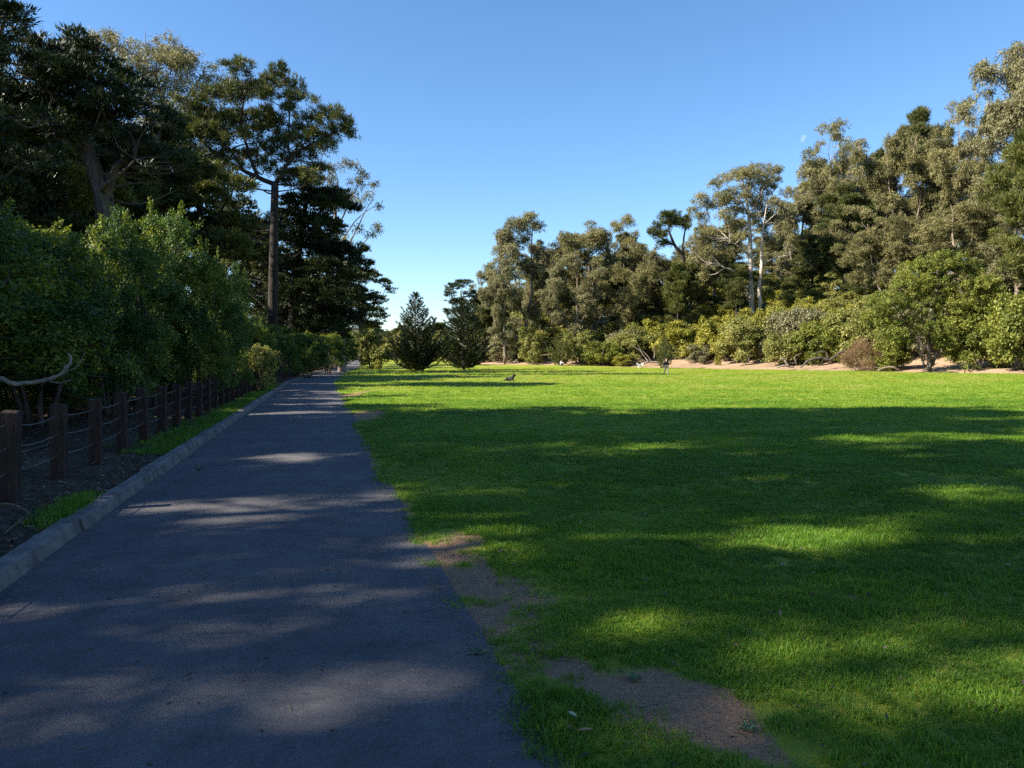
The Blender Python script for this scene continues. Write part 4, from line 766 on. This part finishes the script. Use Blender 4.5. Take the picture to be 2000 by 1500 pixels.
# ------------------------------------------------------------------ grass
def grass_mat(name, cols):
    m, nt, out = nodes(name); L = nt.links
    at = N(nt, 'Attribute', attribute_name='hue', attribute_type='INSTANCER'); r = ramp(nt, [(i / (len(cols) - 1), c) for i, c in enumerate(cols)]); L.new(at.outputs['Fac'], r.inputs[0])
    p = N(nt, 'BsdfPrincipled', Roughness=.5); p.inputs['Specular IOR Level'].default_value = .3; L.new(r.outputs[0], p.inputs['Base Color'])
    t = N(nt, 'BsdfTranslucent'); mx = N(nt, 'Mix', data_type='RGBA', blend_type='MULTIPLY'); mx.inputs[0].default_value = 1; L.new(r.outputs[0], mx.inputs[6]); mx.inputs[7].default_value = (1.4, 1.35, .5, 1); L.new(mx.outputs[2], t.inputs[0])
    ms = N(nt, 'MixShader'); ms.inputs[0].default_value = .4; L.new(p.outputs[0], ms.inputs[1]); L.new(t.outputs[0], ms.inputs[2]); L.new(ms.outputs[0], out.inputs[0]); return m
M['grass'] = grass_mat('grass_blade', [(.055, .13, .012), (.105, .215, .018), (.185, .29, .028), (.30, .30, .09)])
TUFT = []
for s_ in range(4):
    rg = np.random.RandomState(100 + s_); mb = MB(); nb = 22
    for _ in range(nb):
        b = np.append(rg.randn(2) * .022, -.006); an = rg.uniform(0, 6.283); h_ = rg.uniform(.02, .048); ln = rg.uniform(.008, .032); w_ = rg.uniform(.0013, .0024)
        d = np.array([math.cos(an), math.sin(an), 0]); s = np.array([-math.sin(an), math.cos(an), 0]); m1 = b + d * ln * .35 + [0, 0, h_ * .62]; tp = b + d * ln + [0, 0, h_]
        mb.add([b - s * w_, b + s * w_, m1 + s * w_ * .8, m1 - s * w_ * .8, tp], [(0, 1, 2, 3)], [(3, 2, 4)])
    TUFT.append(bpy.data.objects.new('grass_tuft_pattern', mb.mesh('grass_tuft', M['grass'])))
def grass(name, pts, rot, sc, hue, idx, label):
    me = bpy.data.meshes.new(name); n = len(pts); me.vertices.add(n); me.vertices.foreach_set('co', pts.astype(np.float32).ravel())
    for nm, ty, arr, key in (('rot', 'FLOAT_VECTOR', rot, 'vector'), ('scl', 'FLOAT_VECTOR', sc, 'vector'), ('hue', 'FLOAT', hue, 'value'), ('idx', 'INT', idx, 'value')):
        a = me.attributes.new(nm, ty, 'POINT'); a.data.foreach_set(key, np.asarray(arr, np.int32 if ty == 'INT' else np.float32).ravel())
    o = obj(name, me); g = bpy.data.node_groups.new(name, 'GeometryNodeTree')
    g.interface.new_socket('Geometry', in_out='INPUT', socket_type='NodeSocketGeometry'); g.interface.new_socket('Geometry', in_out='OUTPUT', socket_type='NodeSocketGeometry')
    nn = g.nodes.new; gi = nn('NodeGroupInput'); go = nn('NodeGroupOutput'); ip = nn('GeometryNodeInstanceOnPoints'); jn = nn('GeometryNodeJoinGeometry')
    for t in reversed(TUFT):
        oi = nn('GeometryNodeObjectInfo'); oi.inputs['Object'].default_value = t; oi.inputs['As Instance'].default_value = True; g.links.new(oi.outputs['Geometry'], jn.inputs[0])
    g.links.new(gi.outputs[0], ip.inputs['Points']); g.links.new(jn.outputs[0], ip.inputs['Instance']); ip.inputs['Pick Instance'].default_value = True
    for nm, dt, sock in (('idx', 'INT', 'Instance Index'), ('rot', 'FLOAT_VECTOR', 'Rotation'), ('scl', 'FLOAT_VECTOR', 'Scale')):
        na = nn('GeometryNodeInputNamedAttribute'); na.data_type = dt; na.inputs[0].default_value = nm
        if sock == 'Rotation':
            er = nn('FunctionNodeEulerToRotation'); g.links.new(na.outputs[0], er.inputs[0]); g.links.new(er.outputs[0], ip.inputs[sock])
        else: g.links.new(na.outputs[0], ip.inputs[sock])
    g.links.new(ip.outputs[0], go.inputs[0]); md = o.modifiers.new('grass', 'NODES'); md.node_group = g
    return tag(o, label, 'grass', kind='stuff')
def lawn_pts(rng, D0, D1, dens):
    A = int(dens * (D1 - D0) * (.95 * D1 + 3)); D = rng.uniform(D0, D1, A); X = x_right(D) - .03 + rng.rand(A) * (.95 * D1 + 3)
    k = (X < .70 * D + 2.0) & (X < x_edge(D) - .5); X, D = X[k], D[k]
    k = rng.rand(len(X)) < np.clip(1.25 - 1.75 * soil(X, D), .02, 1); return X[k], D[k]
rng = np.random.RandomState(15); PT, RT_, SC, HU = [], [], [], []
for D0, D1, dens, sxy, sz in ((1.6, 5, 900, 1.05, 1.05), (5, 9, 520, 1.3, 1.1), (9, 16, 190, 2.0, 1.15), (16, 30, 62, 3.2, 1.2), (30, 55, 17, 5.2, 1.25), (55, 85, 5.5, 8.0, 1.3), (85, 128, 1.6, 12., 1.3)):
    X, D = lawn_pts(rng, D0, D1, dens); n = len(X)
    PT.append(np.stack([X, D, lawn_z(X, D)], -1)); RT_.append(np.stack([rng.randn(n) * .15, rng.randn(n) * .15, rng.uniform(0, 6.28, n)], -1))
    lush = np.clip(.9 + .35 * vnoise(X, D, 41, .5) + .2 * vnoise(X, D, 42, .15), .4, 1.6) * (1 - .45 * soil(X, D)); s1 = rng.uniform(.7, 1.3, n)
    SC.append(np.stack([s1 * sxy, s1 * sxy, s1 * sz * lush], -1)); HU.append(np.clip(.31 + .42 * sst(12, 60, D) + .14 * vnoise(X, D, 43, .8) + .16 * vnoise(X, D, 44, 2.6) + .08 * vnoise(X, D, 45, .3) + .07 * rng.randn(n) + .35 * soil(X, D) * rng.rand(n) + (rng.rand(n) < .03) * .45, 0, 1))
PT, RT_, SC, HU = [np.concatenate(a) for a in (PT, RT_, SC, HU)]
grass('grass', PT, RT_, SC, HU, rng.randint(0, 4, len(PT)), 'short green lawn grass on the meadow beside the path')
n = 2300; D = np.concatenate([12 + 34 * rng.rand(n) ** 1.2, 7.5 + .35 * rng.randn(260)]); X = x_left(D) - .17 - np.concatenate([np.abs(rng.randn(n)) * .38, np.abs(rng.randn(260)) * .12]); n = len(D)
s1 = rng.uniform(.8, 1.6, n); grass('verge_grass', np.stack([X, D, H(X, D)], -1), np.stack([rng.randn(n) * .2, rng.randn(n) * .2, rng.uniform(0, 6.28, n)], -1), np.stack([s1 * 1.4, s1 * 1.4, s1 * 1.35], -1), np.clip(.22 + .12 * rng.randn(n), 0, 1), rng.randint(0, 4, n), 'strip of longer grass between kerb and fence')

M['pebble'] = noise_mat('pebble', [(.3, (.10, .08, .065)), (.7, (.28, .23, .19))], (1, 1, 1), 40, bump=.3)
rp = np.random.RandomState(66); mb = MB(); n = 3000; D_ = 2.4 + 6 * rp.rand(n); X_ = x_right(D_) + 2.4 * rp.rand(n) ** 1.3; kp = soil(X_, D_) > .45; X_, D_ = X_[kp], D_[kp]
for x, d_ in zip(X_, D_):
    r_ = rp.uniform(.003, .009) * (1.8 if rp.rand() < .05 else 1); c = np.array([x, d_, float(lawn_z(np.array([x]), np.array([d_]))[0]) + r_ * .2]); v = np.array([(1, 0, 0), (0, 1, 0), (-1, 0, 0), (0, -1, 0), (0, 0, .7), (0, 0, -.6)]) * r_ * rp.uniform(.6, 1.3, (6, 3))
    mb.add(v @ np.array(Matrix.Rotation(rp.uniform(0, 6.28), 3, 'Z')) + c, None, [(0, 1, 4), (1, 2, 4), (2, 3, 4), (3, 0, 4), (1, 0, 5), (2, 1, 5), (3, 2, 5), (0, 3, 5)])
tag(obj('soil_crumbs', mb.mesh('soil_crumbs', M['pebble'])), 'crumbs of soil and pebbles on the bare patches by the path', 'soil', kind='stuff')
# weeds, a fallen leaf and a scrap
M['weed'] = leaf_mat('weed_leaf', [(.06, .12, .05), (.11, .18, .08), (.18, .25, .13)], .25)
for px, py, s_, lab in ((932, 1278, .07, 'pale broad-leaved weed at the edge of the path'), (1240, 1328, .05, 'small green weed at the rim of the bare soil'), (1462, 1425, .05, 'small weed growing on the bare soil patch')):
    q = on_ground(px, py); q[2] = float(lawn_z(q[0], q[1])); rg = np.random.RandomState(px); mb = MB()
    for i in range(9):
        an = i * 2.4; el = rg.uniform(.3, .9); d = np.array([math.cos(an) * math.cos(el), math.sin(an) * math.cos(el), math.sin(el)]); w = np.array([-math.sin(an), math.cos(an), 0]); L_ = s_ * rg.uniform(.7, 1.2); t_ = d * L_ - np.array([0, 0, L_ * .15])
        mb.add([d * .004, d * L_ * .4 + w * L_ * .2, d * L_ * .75 + w * L_ * .14, t_, d * L_ * .75 - w * L_ * .14, d * L_ * .4 - w * L_ * .2, d * L_ * .5 + [0, 0, -.004]], [(0, 1, 6, 5), (1, 2, 3, 6), (5, 6, 3, 4)], None, rg.rand())
    tag(obj('weed', mb.mesh('weed', M['weed']), None, q), lab, 'weed')
q = on_ground(1117, 1397, .045); mb = MB(); an = -.95
t = np.linspace(0, 1, 7); wd = np.sin(t * math.pi) ** .8 * .011; dx = np.array([math.cos(an), math.sin(an), 0]); nx = np.array([-math.sin(an), math.cos(an), 0])
mid = (t[:, None] - .5) * dx * .065 + np.stack([0 * t, 0 * t, .008 * np.sin(t * 3.1)], -1); v = np.concatenate([mid + nx * wd[:, None] + [0, 0, .004], mid, mid - nx * wd[:, None] + [0, 0, .004]])
i = np.arange(6); mb.add(v, np.concatenate([np.stack([i, i + 1, i + 8, i + 7], -1), np.stack([i + 7, i + 8, i + 15, i + 14], -1)]), None, .8); fl = mb.mesh('fallen_leaf', leaf_mat('fallen_leaf_grey', [(.2, .25, .17), (.33, .38, .28)], .2), True); tag(obj('fallen_leaf', fl, None, q), 'single pale grey-green leaf lying on the grass near the path', 'leaf')

# ------------------------------------------------------------------ living things
def skin(name, joints, edges, mat, parent, sub=2, root=0):
    me = bpy.data.meshes.new(name); me.from_pydata([j[:3] for j in joints], edges, []); me.materials.append(mat)
    o = obj(name, me, parent); sm = o.modifiers.new('skin', 'SKIN'); sm.use_smooth_shade = True
    for i, j in enumerate(joints):
        d = me.skin_vertices[0].data[i]; r = j[3]; d.radius = (r, r) if np.isscalar(r) else r; d.use_root = i == root
    ss = o.modifiers.new('sub', 'SUBSURF'); ss.levels = sub; ss.render_levels = sub; return o
M['skin'] = plain('skin', (.48, .30, .22), .5); M['jacket'] = plain('dark_cloth', (.02, .022, .032), .85); M['trousers'] = plain('pale_cloth', (.30, .28, .25), .85); M['hair'] = plain('dark_hair', (.025, .018, .012), .6); M['shoe'] = plain('shoe_leather', (.06, .05, .045), .6)
M['white'] = plain('white_fur', (.75, .73, .69), .9); M['black'] = plain('black_fur', (.012, .012, .013), .7); M['palecloth'] = plain('white_cloth', (.62, .62, .62), .85); M['greycloth'] = plain('grey_cloth', (.16, .18, .2), .85)
def person(name, loc, rz, label, J, top, bottom):
    """J: joint positions; one body surface, clothes over it"""
    r = empty(name, loc, label, 'person'); r.rotation_euler = (0, 0, rz)
    names = ['pelvis', 'waist', 'chest', 'neck', 'chin', 'head', 'lsh', 'lel', 'lwr', 'lha', 'rsh', 'rel', 'rwr', 'rha', 'lhip', 'lkn', 'lan', 'lto', 'rhip', 'rkn', 'ran', 'rto']
    rad = dict(pelvis=(.13, .10), waist=(.125, .09), chest=(.15, .10), neck=.055, chin=.075, head=.088, lsh=.06, lel=.043, lwr=.03, lha=.04, rsh=.06, rel=.043, rwr=.03, rha=.04, lhip=.085, lkn=.058, lan=.04, lto=.04, rhip=.085, rkn=.058, ran=.04, rto=.04)
    E_ = [('pelvis', 'waist'), ('waist', 'chest'), ('chest', 'neck'), ('neck', 'chin'), ('chin', 'head'), ('chest', 'lsh'), ('lsh', 'lel'), ('lel', 'lwr'), ('lwr', 'lha'), ('chest', 'rsh'), ('rsh', 'rel'), ('rel', 'rwr'), ('rwr', 'rha'), ('pelvis', 'lhip'), ('lhip', 'lkn'), ('lkn', 'lan'), ('lan', 'lto'), ('pelvis', 'rhip'), ('rhip', 'rkn'), ('rkn', 'ran'), ('ran', 'rto')]
    def sub(nm, keep, grow, mat):
        ks = [k for k in names if k in keep]; ix = {k: i for i, k in enumerate(ks)}
        def rr(k): a = rad[k]; return (a[0] + grow, a[1] + grow) if isinstance(a, tuple) else a + grow
        return skin(nm, [(*J[k], rr(k)) for k in ks], [(ix[a], ix[b]) for a, b in E_ if a in ix and b in ix], mat, r)
    sub('body', names, 0, M['skin'])
    sub('jacket', ['pelvis', 'waist', 'chest', 'lsh', 'lel', 'lwr', 'rsh', 'rel', 'rwr'], .028, top)
    sub('trousers', ['pelvis', 'lhip', 'lkn', 'lan', 'rhip', 'rkn', 'ran'], .026, bottom)
    for s_ in 'lr':
        a, t_ = np.array(J[s_ + 'an']), np.array(J[s_ + 'to']); skin('shoe', [(*(a + [0, .02, -.03]), .05), (*t_, .052)], [(0, 1)], M['shoe'], r)
    h = np.array(J['head']); skin('hair', [(*(h + [0, .015, .0]), .09), (*(h + [0, .02, .045]), .088)], [(0, 1)], M['hair'], r)
    f = np.array(J['chin']); mb = MB()
    for dx in (-.03, .03):
        mb = MB(); box(mb, f[0] + dx - .012, f[0] + dx + .012, f[1] - .088, f[1] - .07, f[2] + .045, f[2] + .057); obj('eye', mb.mesh('eye', M['hair']), r)
    mb = MB(); tube(mb, [f + [0, -.07, .04], f + [0, -.1, .015]], [.008, .016], 6); obj('nose', mb.mesh('nose', M['skin']), r)
    return r
q = on_ground(1301, 732.5)
person('person', q, .35, 'person in dark jacket and pale trousers walking across the sunny lawn', dict(pelvis=(0, 0, .95), waist=(0, -.01, 1.12), chest=(0, -.02, 1.33), neck=(0, -.02, 1.48), chin=(0, -.03, 1.57), head=(0, -.02, 1.66),
    lsh=(.18, -.02, 1.40), lel=(.25, .04, 1.14), lwr=(.24, -.06, .92), lha=(.24, -.09, .84), rsh=(-.18, -.02, 1.40), rel=(-.25, .02, 1.14), rwr=(-.25, .0, .90), rha=(-.25, -.01, .82),
    lhip=(.09, 0, .90), lkn=(.10, -.16, .52), lan=(.10, -.14, .09), lto=(.11, -.28, .045), rhip=(-.09, 0, .90), rkn=(-.10, .06, .50), ran=(-.10, .26, .13), rto=(-.10, .16, .045)), M['jacket'], M['trousers'])
q = P(1096, 700, 138.0); q[2] = H(q[0], q[1])
person('person', q, .6, 'person in white top crouching in the shade beside the small dark cypress', dict(pelvis=(0, .12, .36), waist=(0, .06, .52), chest=(0, -.06, .74), neck=(0, -.12, .88), chin=(0, -.16, .97), head=(0, -.17, 1.06),
    lsh=(.18, -.08, .80), lel=(.22, -.24, .60), lwr=(.12, -.42, .56), lha=(.08, -.48, .55), rsh=(-.18, -.08, .80), rel=(-.22, -.24, .60), rwr=(-.12, -.42, .56), rha=(-.08, -.48, .55),
    lhip=(.1, .08, .34), lkn=(.14, -.36, .50), lan=(.13, -.1, .1), lto=(.14, -.24, .045), rhip=(-.1, .08, .34), rkn=(-.14, -.36, .50), ran=(-.13, -.1, .1), rto=(-.14, -.24, .045)), M['palecloth'], M['greycloth'])
def eyes_nose(r, e, nz, mat):
    for y in (-1, 1):
        mb = MB(); box(mb, e[0] - .01, e[0] + .01, e[1] * y - .008, e[1] * y + .008, e[2] - .01, e[2] + .01); obj('eye', mb.mesh('eye', mat), r)
    mb = MB(); box(mb, nz[0] - .015, nz[0] + .012, -.018, .018, nz[2] - .014, nz[2] + .014); obj('nose', mb.mesh('nose', mat), r)
# black dog lying, head up, looking right
q = on_ground(996, 745); r = empty('dog', q, 'black dog lying on the grass with head raised and ears up', 'dog'); r.rotation_euler = (0, 0, -.2); r.scale = (.98,) * 3
skin('body', [(-.32, 0, .17, (.12, .14)), (-.1, 0, .18, (.12, .13)), (.12, 0, .21, (.135, .15)), (.24, 0, .33, .09), (.31, 0, .46, .085), (.40, 0, .45, .055), (.47, 0, .435, .04), (.2, .1, .1, .06), (.3, .1, .05, .042), (.52, .1, .035, .035), (.2, -.1, .1, .06), (.3, -.1, .05, .042), (.52, -.1, .035, .035),
    (-.28, .14, .12, .09), (-.1, .19, .13, .06), (-.22, .2, .04, .04), (-.06, .2, .035, .035), (-.28, -.14, .12, .09), (-.1, -.19, .13, .06), (-.22, -.2, .04, .04), (-.06, -.2, .035, .035), (-.46, .02, .09, .045), (-.66, .1, .04, .025), (.28, .05, .55, .03), (.265, .06, .61, .010), (.28, -.05, .55, .03), (.265, -.06, .61, .010)],
    [(0, 1), (1, 2), (2, 3), (3, 4), (4, 5), (5, 6), (2, 7), (7, 8), (8, 9), (2, 10), (10, 11), (11, 12), (0, 13), (13, 14), (14, 15), (15, 16), (0, 17), (17, 18), (18, 19), (19, 20), (0, 21), (21, 22), (4, 23), (23, 24), (4, 25), (25, 26)], M['black'], r, root=1); eyes_nose(r, (.375, .05, .475), (.515, 0, .44), M['hair'])
# white dog standing, tail up
q = on_ground(1251, 720.0); r = empty('dog', q, 'white dog standing on the grass near the bleached branch', 'dog'); r.rotation_euler = (0, 0, math.pi + .3); r.scale = (1.2,) * 3
skin('body', [(-.28, 0, .46, (.11, .12)), (0, 0, .44, (.10, .11)), (.24, 0, .47, (.13, .15)), (.38, 0, .58, .085), (.46, 0, .68, .085), (.55, 0, .66, .055), (.63, 0, .64, .04), (.25, .09, .36, .06), (.24, .09, .2, .035), (.28, .09, .04, .035), (.25, -.09, .36, .06), (.27, -.09, .2, .035), (.22, -.09, .04, .035),
    (-.3, .09, .36, .085), (-.22, .09, .27, .05), (-.36, .09, .16, .03), (-.33, .09, .04, .035), (-.3, -.09, .36, .085), (-.2, -.09, .27, .05), (-.32, -.09, .16, .03), (-.28, -.09, .04, .035), (-.4, 0, .58, .04), (-.45, 0, .74, .035), (-.4, 0, .82, .015), (.43, .08, .7, .035), (.42, .11, .62, .02), (.43, -.08, .7, .035), (.42, -.11, .62, .02)],
    [(0, 1), (1, 2), (2, 3), (3, 4), (4, 5), (5, 6), (2, 7), (7, 8), (8, 9), (2, 10), (10, 11), (11, 12), (0, 13), (13, 14), (14, 15), (15, 16), (0, 17), (17, 18), (18, 19), (19, 20), (0, 21), (21, 22), (22, 23), (4, 24), (24, 25), (4, 26), (26, 27)], M['white'], r, root=1); eyes_nose(r, (.53, .05, .70), (.675, 0, .645), M['hair'])
# small bird on the path, facing left, tail cocked
M['feather'] = plain('brown_feather', (.07, .065, .06), .7); M['breast'] = plain('rusty_breast', (.55, .28, .14), .8); M['beak'] = plain('horn_beak', (.12, .09, .05), .4)
q = on_ground(388, 924, .016); r = empty('bird', q, 'small bird with rusty breast and cocked tail standing on the path', 'bird'); r.rotation_euler = (0, 0, -.25)
skin('body', [(.035, 0, .062, (.016, .018)), (.0, 0, .055, (.026, .027)), (-.032, 0, .062, (.024, .025)), (-.05, 0, .088, .019), (-.058, 0, .1, .015)], [(0, 1), (1, 2), (2, 3), (3, 4)], M['feather'], r, root=1)
skin('breast', [(-.008, 0, .046, .021), (-.036, 0, .054, .022), (-.05, 0, .068, .014)], [(0, 1), (1, 2)], M['breast'], r)
mb = MB(); tube(mb, [(-.07, 0, .1), (-.092, 0, .097)], [.006, .001], 6); obj('beak', mb.mesh('beak', M['beak']), r)
mb = MB(); box(mb, -.004, .07, -.011, .011, -.003, .003); tl = obj('tail', mb.mesh('tail', M['feather']), r, (.04, 0, .07)); tl.rotation_euler = (0, -.55, 0)
for y in (-1, 1):
    mb = MB(); tube(mb, [(.005, .012 * y, .04), (.0, .012 * y, .018), (.004, .012 * y, 0), (-.018, .012 * y, -.001)], [.004, .0022, .002, .0015], 5); obj('leg', mb.mesh('leg', M['beak']), r)
    skin('wing', [(-.03, .022 * y, .068, (.014, .006)), (.01, .027 * y, .062, (.014, .005)), (.05, .014 * y, .064, (.006, .003))], [(0, 1), (1, 2)], M['feather'], r)
    mb = MB(); tube(mb, [(-.064, .012 * y, .104), (-.064, .0165 * y, .104)], [.003, .003], 6); obj('eye', mb.mesh('eye', M['black']), r)
